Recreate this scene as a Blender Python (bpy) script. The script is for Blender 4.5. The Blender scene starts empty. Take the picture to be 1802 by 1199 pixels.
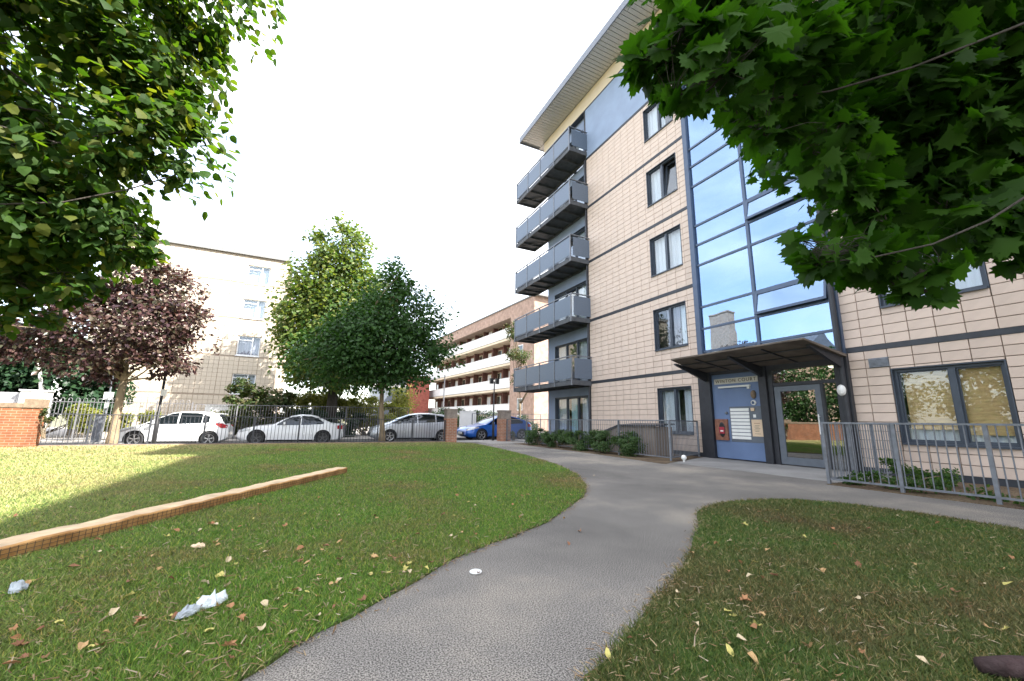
import bpy, bmesh, math, random
import numpy as np
from mathutils import Vector, Matrix
from mathutils.geometry import tessellate_polygon

S = bpy.context.scene
COL = S.collection
rad = math.radians
random.seed(7)
RNG = np.random.default_rng(11)

# ------------------------------------------------------------------ camera
F_PX, YAW, PIT, ROL, CAM_H = 720.0, rad(25.832), rad(11.156), rad(0.949), 1.05
_fw = np.array([math.sin(YAW)*math.cos(PIT), math.cos(YAW)*math.cos(PIT), math.sin(PIT)])
_rt = np.array([math.cos(YAW), -math.sin(YAW), 0.0])
_up = np.cross(_rt, _fw)
_r2 = math.cos(ROL)*_rt + math.sin(ROL)*_up
_u2 = -math.sin(ROL)*_rt + math.cos(ROL)*_up
cam = bpy.data.cameras.new('camera')
cam.sensor_width = 36.0
cam.lens = F_PX*36.0/1802.0
cam.clip_start = 0.05
cam.clip_end = 3000
cam_o = bpy.data.objects.new('camera', cam)
COL.objects.link(cam_o)
mw = Matrix.Identity(4)
for i in range(3):
    mw[i][0], mw[i][1], mw[i][2] = _r2[i], _u2[i], -_fw[i]
mw[2][3] = CAM_H
cam_o.matrix_world = mw
S.camera = cam_o

# ------------------------------------------------------------------ sky, sun, exposure
SUN = Vector((0.765, -0.66, 1.0)).normalized()
world = bpy.data.worlds.new('World'); S.world = world; world.use_nodes = True
wn = world.node_tree; wn.nodes.clear()
sky = wn.nodes.new('ShaderNodeTexSky'); sky.sky_type = 'NISHITA'; sky.sun_disc = False
sky.sun_elevation = math.asin(SUN.z)
sky.sun_rotation = math.atan2(SUN.x, SUN.y)
sky.air_density = 1.0; sky.dust_density = 1.8; sky.ozone_density = 1.0
bg = wn.nodes.new('ShaderNodeBackground'); bg.inputs['Strength'].default_value = 0.15
wo = wn.nodes.new('ShaderNodeOutputWorld')
# thin high cloud over the blue
tc = wn.nodes.new('ShaderNodeTexCoord')
mp = wn.nodes.new('ShaderNodeMapping'); mp.inputs['Scale'].default_value = (1.6, 1.6, 4.5)
nz = wn.nodes.new('ShaderNodeTexNoise'); nz.inputs['Scale'].default_value = 1.7; nz.inputs['Detail'].default_value = 7; nz.inputs['Roughness'].default_value = 0.58
cr = wn.nodes.new('ShaderNodeValToRGB')
cr.color_ramp.elements[0].position = 0.22; cr.color_ramp.elements[0].color = (0, 0, 0, 1)
cr.color_ramp.elements[1].position = 0.72; cr.color_ramp.elements[1].color = (0.85, 0.85, 0.85, 1)
mx = wn.nodes.new('ShaderNodeMixRGB'); mx.inputs['Color2'].default_value = (6.2, 6.0, 5.7, 1)
L = wn.links.new
L(tc.outputs['Generated'], mp.inputs['Vector']); L(mp.outputs[0], nz.inputs['Vector']); L(nz.outputs['Fac'], cr.inputs['Fac'])
L(cr.outputs['Color'], mx.inputs['Fac']); L(sky.outputs[0], mx.inputs['Color1'])
L(mx.outputs[0], bg.inputs['Color']); L(bg.outputs[0], wo.inputs['Surface'])
sl = bpy.data.lights.new('sun', 'SUN'); sl.energy = 4.6; sl.angle = rad(0.53); sl.color = (1.0, 0.95, 0.87)
so = bpy.data.objects.new('sun', sl); COL.objects.link(so)
so.rotation_euler = SUN.to_track_quat('Z', 'Y').to_euler(); so.location = (40, -25, 60)
S.view_settings.view_transform = 'Standard'; S.view_settings.look = 'None'
S.view_settings.gamma = 1.0; S.view_settings.use_curve_mapping = False
S.view_settings.exposure = 2.15

# ------------------------------------------------------------------ pixel -> place helpers
def ray(px, py):
    return _fw + _r2*((px-901.0)/F_PX) - _u2*((py-599.5)/F_PX)
def on_ground(px, py, z=0.0):
    d = ray(px, py); t = (z-CAM_H)/d[2]
    return (d[0]*t, d[1]*t, z)
def on_x(px, py, X):
    d = ray(px, py); t = X/d[0]; return (X, d[1]*t, CAM_H+d[2]*t)
def on_y(px, py, Y):
    d = ray(px, py); t = Y/d[1]; return (d[0]*t, Y, CAM_H+d[2]*t)
def at_depth(px, py, t):
    d = ray(px, py)*t; return np.array([d[0], d[1], CAM_H+d[2]])

# ------------------------------------------------------------------ mesh helpers
class MB:
    def __init__(s): s.v = []; s.f = []
    def add(s, vs, fs):
        n = len(s.v); s.v += [tuple(v) for v in vs]; s.f += [tuple(i+n for i in f) for f in fs]; return s
    def box(s, x0, x1, y0, y1, z0, z1):
        if x0 > x1: x0, x1 = x1, x0
        if y0 > y1: y0, y1 = y1, y0
        if z0 > z1: z0, z1 = z1, z0
        return s.add([(x0,y0,z0),(x1,y0,z0),(x1,y1,z0),(x0,y1,z0),(x0,y0,z1),(x1,y0,z1),(x1,y1,z1),(x0,y1,z1)],
                     [(0,3,2,1),(4,5,6,7),(0,1,5,4),(1,2,6,5),(2,3,7,6),(3,0,4,7)])
    def hexa(s, pts):
        return s.add(pts, [(0,3,2,1),(4,5,6,7),(0,1,5,4),(1,2,6,5),(2,3,7,6),(3,0,4,7)])
    def bar(s, a, b, w, h=None):
        a = Vector(a); b = Vector(b); h = h or w
        d = (b-a).normalized(); u = Vector((0,0,1)) if abs(d.z) < .95 else Vector((1,0,0))
        r = d.cross(u).normalized()*w/2; t = r.normalized().cross(d).normalized()*h/2
        return s.hexa([a-r-t, a+r-t, b+r-t, b-r-t, a-r+t, a+r+t, b+r+t, b-r+t])
    def tube(s, pts, rs, n=8, cap=True):
        pts = [Vector(p) for p in pts]; base = len(s.v); ref = Vector((0.31, 0.87, 0.37))
        for i, p in enumerate(pts):
            d = (pts[min(i+1, len(pts)-1)]-pts[max(i-1, 0)]).normalized()
            a = d.cross(ref)
            if a.length < .05: a = d.cross(Vector((1,0,0)))
            a.normalize(); b = d.cross(a)
            r = rs[i] if hasattr(rs, '__len__') else rs
            for k in range(n):
                t = 2*math.pi*k/n
                s.v.append(tuple(p + a*math.cos(t)*r + b*math.sin(t)*r))
        for i in range(len(pts)-1):
            for k in range(n):
                k2 = (k+1) % n
                s.f.append((base+i*n+k, base+i*n+k2, base+(i+1)*n+k2, base+(i+1)*n+k))
        if cap:
            s.f.append(tuple(base+k for k in reversed(range(n))))
            s.f.append(tuple(base+(len(pts)-1)*n+k for k in range(n)))
        return s
    def lathe(s, prof, c, axis='z', n=20):
        base = len(s.v); m = len(prof)
        for k in range(n):
            t = 2*math.pi*k/n; ct, st = math.cos(t), math.sin(t)
            for r, h in prof:
                if axis == 'z': p = (r*ct, r*st, h)
                elif axis == 'y': p = (r*ct, h, r*st)
                else: p = (h, r*ct, r*st)
                s.v.append((c[0]+p[0], c[1]+p[1], c[2]+p[2]))
        for k in range(n):
            k2 = (k+1) % n
            for j in range(m-1):
                s.f.append((base+k*m+j, base+k2*m+j, base+k2*m+j+1, base+k*m+j+1))
        return s
    def poly(s, pts, z0, z1=None):
        """flat polygon sheet (with a skirt down to z1)"""
        base = len(s.v); n = len(pts)
        s.v += [(p[0], p[1], z0) for p in pts]
        for t in tessellate_polygon([[Vector((p[0], p[1], 0)) for p in pts]]):
            a, b, c = [Vector((*pts[i][:2], 0)) for i in t]
            t = tuple(t) if (b-a).cross(c-a).z > 0 else tuple(reversed(t))
            s.f.append(tuple(base+i for i in t))
        if z1 is not None:
            s.v += [(p[0], p[1], z1) for p in pts]
            for i in range(n):
                j = (i+1) % n
                s.f.append((base+i, base+n+i, base+n+j, base+j))
        return s

WOFF = {}
def mesh_of(name, mb, m, smooth=False, off=(0,0,0)):
    me = bpy.data.meshes.new(name)
    v = mb.v
    if any(off): v = [(p[0]-off[0], p[1]-off[1], p[2]-off[2]) for p in v]
    me.from_pydata(v, [], mb.f)
    if m: me.materials.append(m)
    if smooth: me.polygons.foreach_set('use_smooth', [True]*len(me.polygons))
    me.update(); return me
def obj(name, mb, m, parent=None, smooth=False, label=None, kind=None, fixn=False):
    off = WOFF[parent.name] if parent else (0,0,0)
    me = mesh_of(name, mb, m, smooth, off)
    if fixn:
        bm = bmesh.new(); bm.from_mesh(me); bmesh.ops.recalc_face_normals(bm, faces=bm.faces); bm.to_mesh(me); bm.free()
    o = bpy.data.objects.new(name, me); COL.objects.link(o)
    if parent: o.parent = parent
    WOFF[o.name] = off
    if label: o['label'] = label
    if kind: o['kind'] = kind
    return o
def inst(name, me, loc, parent=None, rot=None, scale=None):
    o = bpy.data.objects.new(name, me); COL.objects.link(o)
    off = WOFF[parent.name] if parent else (0,0,0)
    if parent: o.parent = parent
    o.location = (loc[0]-off[0], loc[1]-off[1], loc[2]-off[2])
    if rot: o.rotation_euler = rot
    if scale: o.scale = scale
    return o
def thing(name, label, cat, loc=(0,0,0), group=None):
    o = bpy.data.objects.new(name, None); COL.objects.link(o)
    o.empty_display_size = .2; o.location = loc; WOFF[o.name] = tuple(loc)
    return tag(o, label, cat, group)
def tag(o, label, cat, group=None):
    o['label'] = label; o['category'] = cat
    if group: o['group'] = group
    return o
def struct(name, mb, m):
    return obj(name, mb, m, kind='structure')

# ------------------------------------------------------------------ materials
def newmat(name):
    m = bpy.data.materials.new(name); m.use_nodes = True
    nt = m.node_tree; nt.nodes.clear()
    out = nt.nodes.new('ShaderNodeOutputMaterial')
    return m, nt, out
def N(nt, t, **kw):
    n = nt.nodes.new(t)
    for k, v in kw.items():
        if k in n.inputs: n.inputs[k].default_value = v
        else: setattr(n, k, v)
    return n
def c4(c): return (c[0], c[1], c[2], 1)
def ramp(nt, stops):
    r = nt.nodes.new('ShaderNodeValToRGB'); e = r.color_ramp.elements
    while len(e) < len(stops): e.new(0.5)
    for i, (p, c) in enumerate(stops):
        e[i].position = p; e[i].color = c4(c) if hasattr(c, '__len__') else (c, c, c, 1)
    return r
def mat(name, base, rough=.6, metal=0., var=.12, scale=6., bump=0., bscale=60., col2=None, rand=0., spec=.4, coat=0., streak=0., detail=5):
    m, nt, out = newmat(name); l = nt.links.new
    b = N(nt, 'ShaderNodeBsdfPrincipled'); b.inputs['Roughness'].default_value = rough; b.inputs['Metallic'].default_value = metal
    b.inputs['Specular IOR Level'].default_value = spec; b.inputs['Coat Weight'].default_value = coat; b.inputs['Coat Roughness'].default_value = .05
    t = N(nt, 'ShaderNodeTexCoord')
    no = N(nt, 'ShaderNodeTexNoise'); no.inputs['Scale'].default_value = scale; no.inputs['Detail'].default_value = detail
    src = t.outputs['Object']
    if streak:
        mp = N(nt, 'ShaderNodeMapping'); mp.inputs['Scale'].default_value = (1, 1, 1/streak); l(src, mp.inputs['Vector']); l(mp.outputs[0], no.inputs['Vector'])
    else: l(src, no.inputs['Vector'])
    lo = tuple(max(0, c*(1-var)) for c in base); hi = col2 or tuple(min(1, c*(1+var)) for c in base)
    r = ramp(nt, [(.3, lo), (.7, hi)]); l(no.outputs['Fac'], r.inputs['Fac'])
    colr = r.outputs['Color']
    if rand:
        oi = N(nt, 'ShaderNodeObjectInfo'); mr = N(nt, 'ShaderNodeMapRange')
        mr.inputs['To Min'].default_value = 1-rand; mr.inputs['To Max'].default_value = 1+rand
        l(oi.outputs['Random'], mr.inputs['Value'])
        hs = N(nt, 'ShaderNodeHueSaturation'); l(mr.outputs[0], hs.inputs['Value']); l(colr, hs.inputs['Color']); colr = hs.outputs['Color']
    l(colr, b.inputs['Base Color'])
    if bump:
        n2 = N(nt, 'ShaderNodeTexNoise'); n2.inputs['Scale'].default_value = bscale; n2.inputs['Detail'].default_value = 4
        l(src, n2.inputs['Vector'])
        bp = N(nt, 'ShaderNodeBump'); bp.inputs['Strength'].default_value = bump; bp.inputs['Distance'].default_value = .02
        l(n2.outputs['Fac'], bp.inputs['Height']); l(bp.outputs[0], b.inputs['Normal'])
        rr = ramp(nt, [(.3, rough*.85), (.7, min(1, rough*1.15))]); l(n2.outputs['Fac'], rr.inputs['Fac']); l(rr.outputs['Color'], b.inputs['Roughness'])
    l(b.outputs[0], out.inputs['Surface'])
    return m
def glass(name, tint, refl, f0=.12, rough=.0, wave=.0):
    """clear pane: fresnel mix of see-through and mirror"""
    m, nt, out = newmat(name); l = nt.links.new
    tr = N(nt, 'ShaderNodeBsdfTransparent'); tr.inputs['Color'].default_value = c4(tint)
    gl = N(nt, 'ShaderNodeBsdfGlossy'); gl.inputs['Color'].default_value = c4(refl); gl.inputs['Roughness'].default_value = rough
    fr = N(nt, 'ShaderNodeLayerWeight'); fr.inputs['Blend'].default_value = .5
    pw = N(nt, 'ShaderNodeMath', operation='POWER'); pw.inputs[1].default_value = 3.5; l(fr.outputs['Facing'], pw.inputs[0])
    mr = N(nt, 'ShaderNodeMapRange'); mr.inputs['To Min'].default_value = f0; mr.inputs['To Max'].default_value = .95
    l(pw.outputs[0], mr.inputs['Value'])
    if wave:
        t = N(nt, 'ShaderNodeTexCoord'); no = N(nt, 'ShaderNodeTexNoise'); no.inputs['Scale'].default_value = .8
        l(t.outputs['Object'], no.inputs['Vector'])
        bp = N(nt, 'ShaderNodeBump'); bp.inputs['Strength'].default_value = wave; bp.inputs['Distance'].default_value = .05
        l(no.outputs['Fac'], bp.inputs['Height']); l(bp.outputs[0], gl.inputs['Normal'])
    mx = N(nt, 'ShaderNodeMixShader'); l(mr.outputs[0], mx.inputs['Fac']); l(tr.outputs[0], mx.inputs[1]); l(gl.outputs[0], mx.inputs[2])
    l(mx.outputs[0], out.inputs['Surface']); return m
def leafmat(name, cols, trans, tfac=.35, rough=.45):
    """cols: ramp over the per-leaf random value"""
    m, nt, out = newmat(name); l = nt.links.new
    a = N(nt, 'ShaderNodeAttribute'); a.attribute_name = 'rnd'
    r = ramp(nt, [(i/(len(cols)-1), c) for i, c in enumerate(cols)]); l(a.outputs['Fac'], r.inputs['Fac'])
    b = N(nt, 'ShaderNodeBsdfPrincipled'); b.inputs['Roughness'].default_value = rough; b.inputs['Specular IOR Level'].default_value = .22
    l(r.outputs['Color'], b.inputs['Base Color'])
    tl = N(nt, 'ShaderNodeBsdfTranslucent')
    mc = N(nt, 'ShaderNodeMixRGB', blend_type='MULTIPLY'); mc.inputs['Fac'].default_value = 1
    mc.inputs['Color2'].default_value = c4(trans); l(r.outputs['Color'], mc.inputs['Color1']); l(mc.outputs[0], tl.inputs['Color'])
    mx = N(nt, 'ShaderNodeMixShader'); mx.inputs['Fac'].default_value = tfac
    l(b.outputs[0], mx.inputs[1]); l(tl.outputs[0], mx.inputs[2]); l(mx.outputs[0], out.inputs['Surface']); return m
def brickmat(name, c1, c2, mortar, scale=1.0, rowh=.075, bw=.225):
    m, nt, out = newmat(name); l = nt.links.new
    t = N(nt, 'ShaderNodeTexCoord'); sp = N(nt, 'ShaderNodeSeparateXYZ'); l(t.outputs['Object'], sp.inputs[0])
    ad = N(nt, 'ShaderNodeMath', operation='ADD'); l(sp.outputs['X'], ad.inputs[0]); l(sp.outputs['Y'], ad.inputs[1])
    cb = N(nt, 'ShaderNodeCombineXYZ'); l(ad.outputs[0], cb.inputs['X']); l(sp.outputs['Z'], cb.inputs['Y'])
    br = N(nt, 'ShaderNodeTexBrick'); br.inputs['Scale'].default_value = scale
    br.inputs['Color1'].default_value = c4(c1); br.inputs['Color2'].default_value = c4(c2); br.inputs['Mortar'].default_value = c4(mortar)
    br.inputs['Brick Width'].default_value = bw; br.inputs['Row Height'].default_value = rowh; br.inputs['Mortar Size'].default_value = .009
    l(cb.outputs[0], br.inputs['Vector'])
    no = N(nt, 'ShaderNodeTexNoise'); no.inputs['Scale'].default_value = 3; l(t.outputs['Object'], no.inputs['Vector'])
    rr = ramp(nt, [(.3, .75), (.7, 1.15)]); l(no.outputs['Fac'], rr.inputs['Fac'])
    mu = N(nt, 'ShaderNodeMixRGB', blend_type='MULTIPLY'); mu.inputs['Fac'].default_value = 1
    l(br.outputs['Color'], mu.inputs['Color1']); l(rr.outputs['Color'], mu.inputs['Color2'])
    b = N(nt, 'ShaderNodeBsdfPrincipled'); b.inputs['Roughness'].default_value = .85; b.inputs['Specular IOR Level'].default_value = .2
    l(mu.outputs[0], b.inputs['Base Color'])
    bp = N(nt, 'ShaderNodeBump'); bp.inputs['Strength'].default_value = .5; bp.inputs['Distance'].default_value = .01; bp.invert = True
    l(br.outputs['Fac'], bp.inputs['Height']); l(bp.outputs[0], b.inputs['Normal'])
    l(b.outputs[0], out.inputs['Surface']); return m
def emit(name, col, s):
    m, nt, out = newmat(name); e = N(nt, 'ShaderNodeEmission'); e.inputs['Color'].default_value = c4(col); e.inputs['Strength'].default_value = s
    nt.links.new(e.outputs[0], out.inputs['Surface']); return m

def groundmat(name, stops, patch_scale, fine_scale, rough=.95, bump=.6, fpos=(.3, .7), fine_amp=(.7, 1.3), bdist=.01):
    m, nt, out = newmat(name); l = nt.links.new
    t = N(nt, 'ShaderNodeTexCoord')
    n1 = N(nt, 'ShaderNodeTexNoise'); n1.inputs['Scale'].default_value = patch_scale; n1.inputs['Detail'].default_value = 6; n1.inputs['Roughness'].default_value = .6
    n2 = N(nt, 'ShaderNodeTexNoise'); n2.inputs['Scale'].default_value = fine_scale; n2.inputs['Detail'].default_value = 3
    l(t.outputs['Object'], n1.inputs['Vector']); l(t.outputs['Object'], n2.inputs['Vector'])
    r1 = ramp(nt, stops); l(n1.outputs['Fac'], r1.inputs['Fac'])
    r2 = ramp(nt, [(fpos[0], fine_amp[0]), (fpos[1], fine_amp[1])]); l(n2.outputs['Fac'], r2.inputs['Fac'])
    mu = N(nt, 'ShaderNodeMixRGB', blend_type='MULTIPLY'); mu.inputs['Fac'].default_value = 1
    l(r1.outputs['Color'], mu.inputs['Color1']); l(r2.outputs['Color'], mu.inputs['Color2'])
    b = N(nt, 'ShaderNodeBsdfPrincipled'); b.inputs['Roughness'].default_value = rough; b.inputs['Specular IOR Level'].default_value = .2
    l(mu.outputs[0], b.inputs['Base Color'])
    bp = N(nt, 'ShaderNodeBump'); bp.inputs['Strength'].default_value = bump; bp.inputs['Distance'].default_value = bdist
    l(n2.outputs['Fac'], bp.inputs['Height']); l(bp.outputs[0], b.inputs['Normal'])
    l(b.outputs[0], out.inputs['Surface']); return m

M = {}
M['tile'] = mat('tile', (.585, .47, .395), .55, var=.06, scale=3, rand=.06, bump=.15, bscale=30)
M['backing'] = mat('joint_backing', (.17, .14, .12), .9)
M['band'] = mat('band_metal', (.045, .05, .06), .5, metal=.3)
M['frame'] = mat('window_frame', (.055, .068, .09), .4, metal=.2, var=.1)
M['cwframe'] = mat('curtain_wall_frame', (.07, .10, .16), .4, metal=.2, var=.1)
M['steel'] = mat('dark_steel', (.04, .042, .05), .45, metal=.3)
M['galv'] = mat('galvanised', (.19, .205, .235), .5, metal=.5, var=.2, scale=12)
M['blue'] = mat('blue_render', (.26, .33, .46), .75, var=.07, scale=1.5, bump=.2, bscale=120)
M['bluewall'] = mat('blue_wall', (.25, .31, .44), .8, var=.08, scale=1.2)
M['bluepanel'] = mat('blue_panel', (.13, .19, .33), .4, var=.08, scale=2)
M['cream'] = mat('cream_render', (.66, .56, .42), .85, var=.06, scale=1.5)
M['soffit'] = mat('soffit_plank', (.52, .51, .50), .5, metal=.2, var=.06)
M['white'] = mat('white_paint', (.72, .72, .71), .7, var=.06, scale=2)
M['whiteplastic'] = mat('white_plastic', (.78, .78, .76), .4, var=.03)
M['greydoor'] = mat('grey_door', (.13, .15, .18), .4, metal=.2, var=.1)
M['balcpanel'] = mat('perforated_panel', (.13, .165, .22), .5, metal=.3, var=.1, scale=20)
M['deck'] = mat('deck_steel', (.075, .08, .09), .7, var=.25, scale=5)
M['curtain'] = mat('net_curtain', (.62, .64, .66), .9, var=.16, scale=7, streak=30)
M['curtain2'] = mat('turquoise_curtain', (.38, .58, .60), .9, var=.12, scale=7, streak=30)
M['curtain3'] = mat('mauve_curtain', (.33, .30, .34), .9, var=.25, scale=7, streak=30)
M['ply'] = mat('plywood', (.62, .40, .17), .8, var=.18, scale=4, streak=.15, bump=.1)
M['dark'] = mat('dark_interior', (.03, .032, .035), .9)
M['interior'] = mat('stair_interior', (.16, .18, .20), .9, var=.2, scale=.6)
M['glass'] = glass('window_glass', (.90, .93, .95), (.9, .95, 1.0), .055, wave=.03)
M['cwglass'] = glass('curtain_wall_glass', (.36, .45, .55), (.42, .60, .86), .42, wave=.05)
M['doorglass'] = glass('door_glass', (.35, .37, .38), (.85, .88, .9), .30, wave=.02)
M['carglass'] = glass('car_glass', (.10, .12, .13), (.9, .95, 1.0), .05)
M['conc'] = groundmat('concrete', [(.3, (.19, .185, .18)), (.7, (.30, .295, .285))], .9, 90, fine_amp=(.85, 1.15), bump=.25)
M['path'] = groundmat('path_tarmac', [(.30, (.115, .108, .10)), (.5, (.175, .163, .148)), (.66, (.28, .25, .21))], .45, 130, fpos=(.40, .60), fine_amp=(.35, 1.7), bump=.04, bdist=.006)
M['road'] = groundmat('road_asphalt', [(.3, (.05, .05, .052)), (.7, (.08, .08, .08))], .5, 120, bump=.3)
M['pave'] = groundmat('pavement', [(.3, (.26, .24, .22)), (.7, (.36, .34, .31))], .7, 60, fine_amp=(.85, 1.15), bump=.2)
M['kerb'] = mat('kerb_stone', (.30, .29, .28), .9, var=.15, scale=4)
M['soil'] = groundmat('soil', [(.3, (.075, .05, .035)), (.55, (.13, .095, .06)), (.75, (.17, .13, .085))], 1.6, 45, fine_amp=(.5, 1.5), bump=1)
M['ground'] = groundmat('ground', [(.3, (.10, .10, .06)), (.7, (.17, .16, .10))], .2, 20)
M['lawn'] = groundmat('lawn_soil', [(.30, (.085, .065, .035)), (.46, (.075, .09, .028)), (.6, (.055, .10, .022)), (.75, (.11, .12, .04))], .55, 55, fine_amp=(.45, 1.5), bump=1)
M['timber'] = mat('timber_beam', (.42, .20, .06), .8, var=.35, scale=5, col2=(.60, .34, .13), bump=.5, bscale=25)
M['timber_top'] = mat('timber_beam_top', (.58, .43, .27), .85, var=.22, scale=6, bump=.4, bscale=25)
M['netwire'] = mat('netting', (.10, .07, .04), .8)
M['plank'] = mat('weathered_plank', (.20, .165, .14), .85, var=.25, scale=5, streak=6, rand=.18, bump=.3)
M['brick'] = brickmat('pier_brick', (.40, .17, .10), (.33, .15, .09), (.40, .33, .27))
M['brickl'] = brickmat('wall_brick', (.30, .11, .05), (.25, .09, .045), (.30, .22, .15), rowh=.08)
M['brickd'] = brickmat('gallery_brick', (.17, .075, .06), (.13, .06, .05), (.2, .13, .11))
M['brickr'] = brickmat('red_brick', (.40, .10, .075), (.34, .085, .06), (.36, .18, .14))
M['brickp'] = brickmat('pale_brick', (.40, .27, .215), (.36, .245, .195), (.38, .30, .25))  # brick tone lowered to put the end bay's shade into the colour
M['brickc'] = brickmat('chimney_brick', (.40, .27, .18), (.34, .22, .15), (.4, .35, .3))
M['cap'] = mat('pier_cap', (.24, .20, .17), .9, var=.3, scale=6, bump=.4)
M['capl'] = mat('wall_cap', (.22, .16, .11), .9, var=.3, scale=8, bump=.4)
M['black'] = mat('black_paint', (.018, .018, .02), .45, var=.1)
M['fenceblk'] = mat('fence_paint', (.045, .047, .055), .5, var=.15)
M['fencefar'] = mat('far_fence_paint', (.16, .16, .17), .6, var=.15)
M['bark'] = mat('bark', (.15, .115, .075), .95, var=.35, scale=9, streak=4, bump=1, bscale=30)
M['barkl'] = mat('bark_light', (.23, .175, .11), .95, var=.3, scale=9, streak=4, bump=1, bscale=30)
M['barkd'] = mat('bark_dark', (.05, .042, .035), .95, var=.3, scale=9, bump=.8, bscale=30)
M['birch'] = mat('birch_bark', (.5, .48, .45), .9, var=.3, scale=6)
M['pbeige'] = mat('pale_cladding', (.52, .45, .36), .7, var=.05, scale=1.0)
M['pjoint'] = mat('cladding_joint', (.33, .27, .21), .9)
M['roofgrey'] = mat('roof_edge', (.20, .20, .20), .7, var=.15)
M['rust'] = mat('rusty_box', (.23, .10, .065), .8, var=.3, scale=9, bump=.3)
M['red'] = mat('red_paint', (.36, .03, .05), .6, var=.2, scale=10)
M['notice'] = mat('paper_notice', (.68, .52, .36), .8, var=.05)
M['signplate'] = mat('sign_plate', (.55, .53, .47), .5, var=.08)
M['letters'] = mat('sign_letters', (.12, .09, .06), .6)
M['tyre'] = mat('tyre', (.02, .02, .021), .8)
M['rim'] = mat('alloy_rim', (.42, .42, .43), .35, metal=.8, var=.1)
M['rimd'] = mat('dark_rim', (.10, .10, .105), .4, metal=.7)
M['carwhite'] = mat('car_white', (.74, .75, .76), .3, coat=.6, var=.01, spec=.5)
M['carsilver'] = mat('car_silver', (.48, .50, .54), .3, metal=.55, coat=.6, var=.01)
M['carblue'] = mat('car_blue', (.012, .10, .42), .28, metal=.25, coat=.8, var=.03)
M['tail'] = mat('tail_light', (.35, .01, .02), .2, coat=.5, var=.05)
M['head'] = mat('head_light', (.5, .52, .54), .15, coat=.8, metal=.3, var=.1)
M['plate'] = mat('number_plate', (.7, .7, .66), .5)
M['litterw'] = mat('crumpled_paper', (.66, .72, .76), .7, var=.12, scale=20, bump=.4)
M['litterg'] = mat('crumpled_paper_grey', (.36, .40, .43), .7, var=.2, scale=20, bump=.4)
M['hullw'] = mat('log_bark', (.035, .02, .02), .9, var=.4, scale=14, bump=.7, bscale=40)
M['shed'] = mat('grey_fence_board', (.40, .40, .42), .85, var=.15, streak=6)
M['tileroof'] = mat('slate_roof', (.12, .11, .11), .8, var=.2, scale=4)
M['lampglow'] = emit('lobby_lamp_glow', (1, .86, .62), 5.0)

# leaves
M['maple'] = leafmat('maple_leaf', [(.014, .040, .004), (.026, .072, .006), (.045, .11, .010), (.02, .055, .006)], (1.3, 1.7, .4), .5, .65)
M['lime'] = leafmat('lime_leaf', [(.018, .045, .008), (.024, .060, .010), (.032, .075, .012), (.045, .085, .013), (.10, .11, .02)], (2.2, 2.2, .5), .5, .62)
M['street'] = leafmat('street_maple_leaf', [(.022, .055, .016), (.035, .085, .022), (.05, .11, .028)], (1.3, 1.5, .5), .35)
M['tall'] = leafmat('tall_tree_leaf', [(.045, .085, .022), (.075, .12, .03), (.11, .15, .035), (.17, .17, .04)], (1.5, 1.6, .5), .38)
M['purple'] = leafmat('purple_maple_leaf', [(.035, .022, .026), (.06, .03, .035), (.09, .05, .045), (.05, .055, .03), (.14, .085, .07)], (1.4, 1.0, .8), .3, .3)
M['hedge'] = leafmat('hedge_leaf', [(.02, .045, .014), (.035, .075, .022), (.055, .10, .03)], (1.2, 1.4, .5), .3)
M['shrub'] = leafmat('low_shrub_leaf', [(.03, .065, .022), (.05, .10, .032), (.08, .135, .045), (.06, .09, .04)], (1.2, 1.4, .5), .3)
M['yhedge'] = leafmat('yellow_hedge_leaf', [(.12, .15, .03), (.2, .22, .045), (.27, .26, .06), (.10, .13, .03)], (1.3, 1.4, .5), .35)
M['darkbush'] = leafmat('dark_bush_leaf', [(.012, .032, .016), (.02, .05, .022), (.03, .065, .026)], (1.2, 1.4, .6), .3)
M['brownbush'] = leafmat('brown_bush_leaf', [(.035, .06, .018), (.05, .085, .024), (.09, .075, .035), (.04, .08, .02)], (1.3, 1.3, .5), .3)
M['weed'] = leafmat('weed_leaf', [(.03, .075, .02), (.05, .11, .025), (.08, .14, .035)], (1.4, 1.6, .5), .35)

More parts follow.
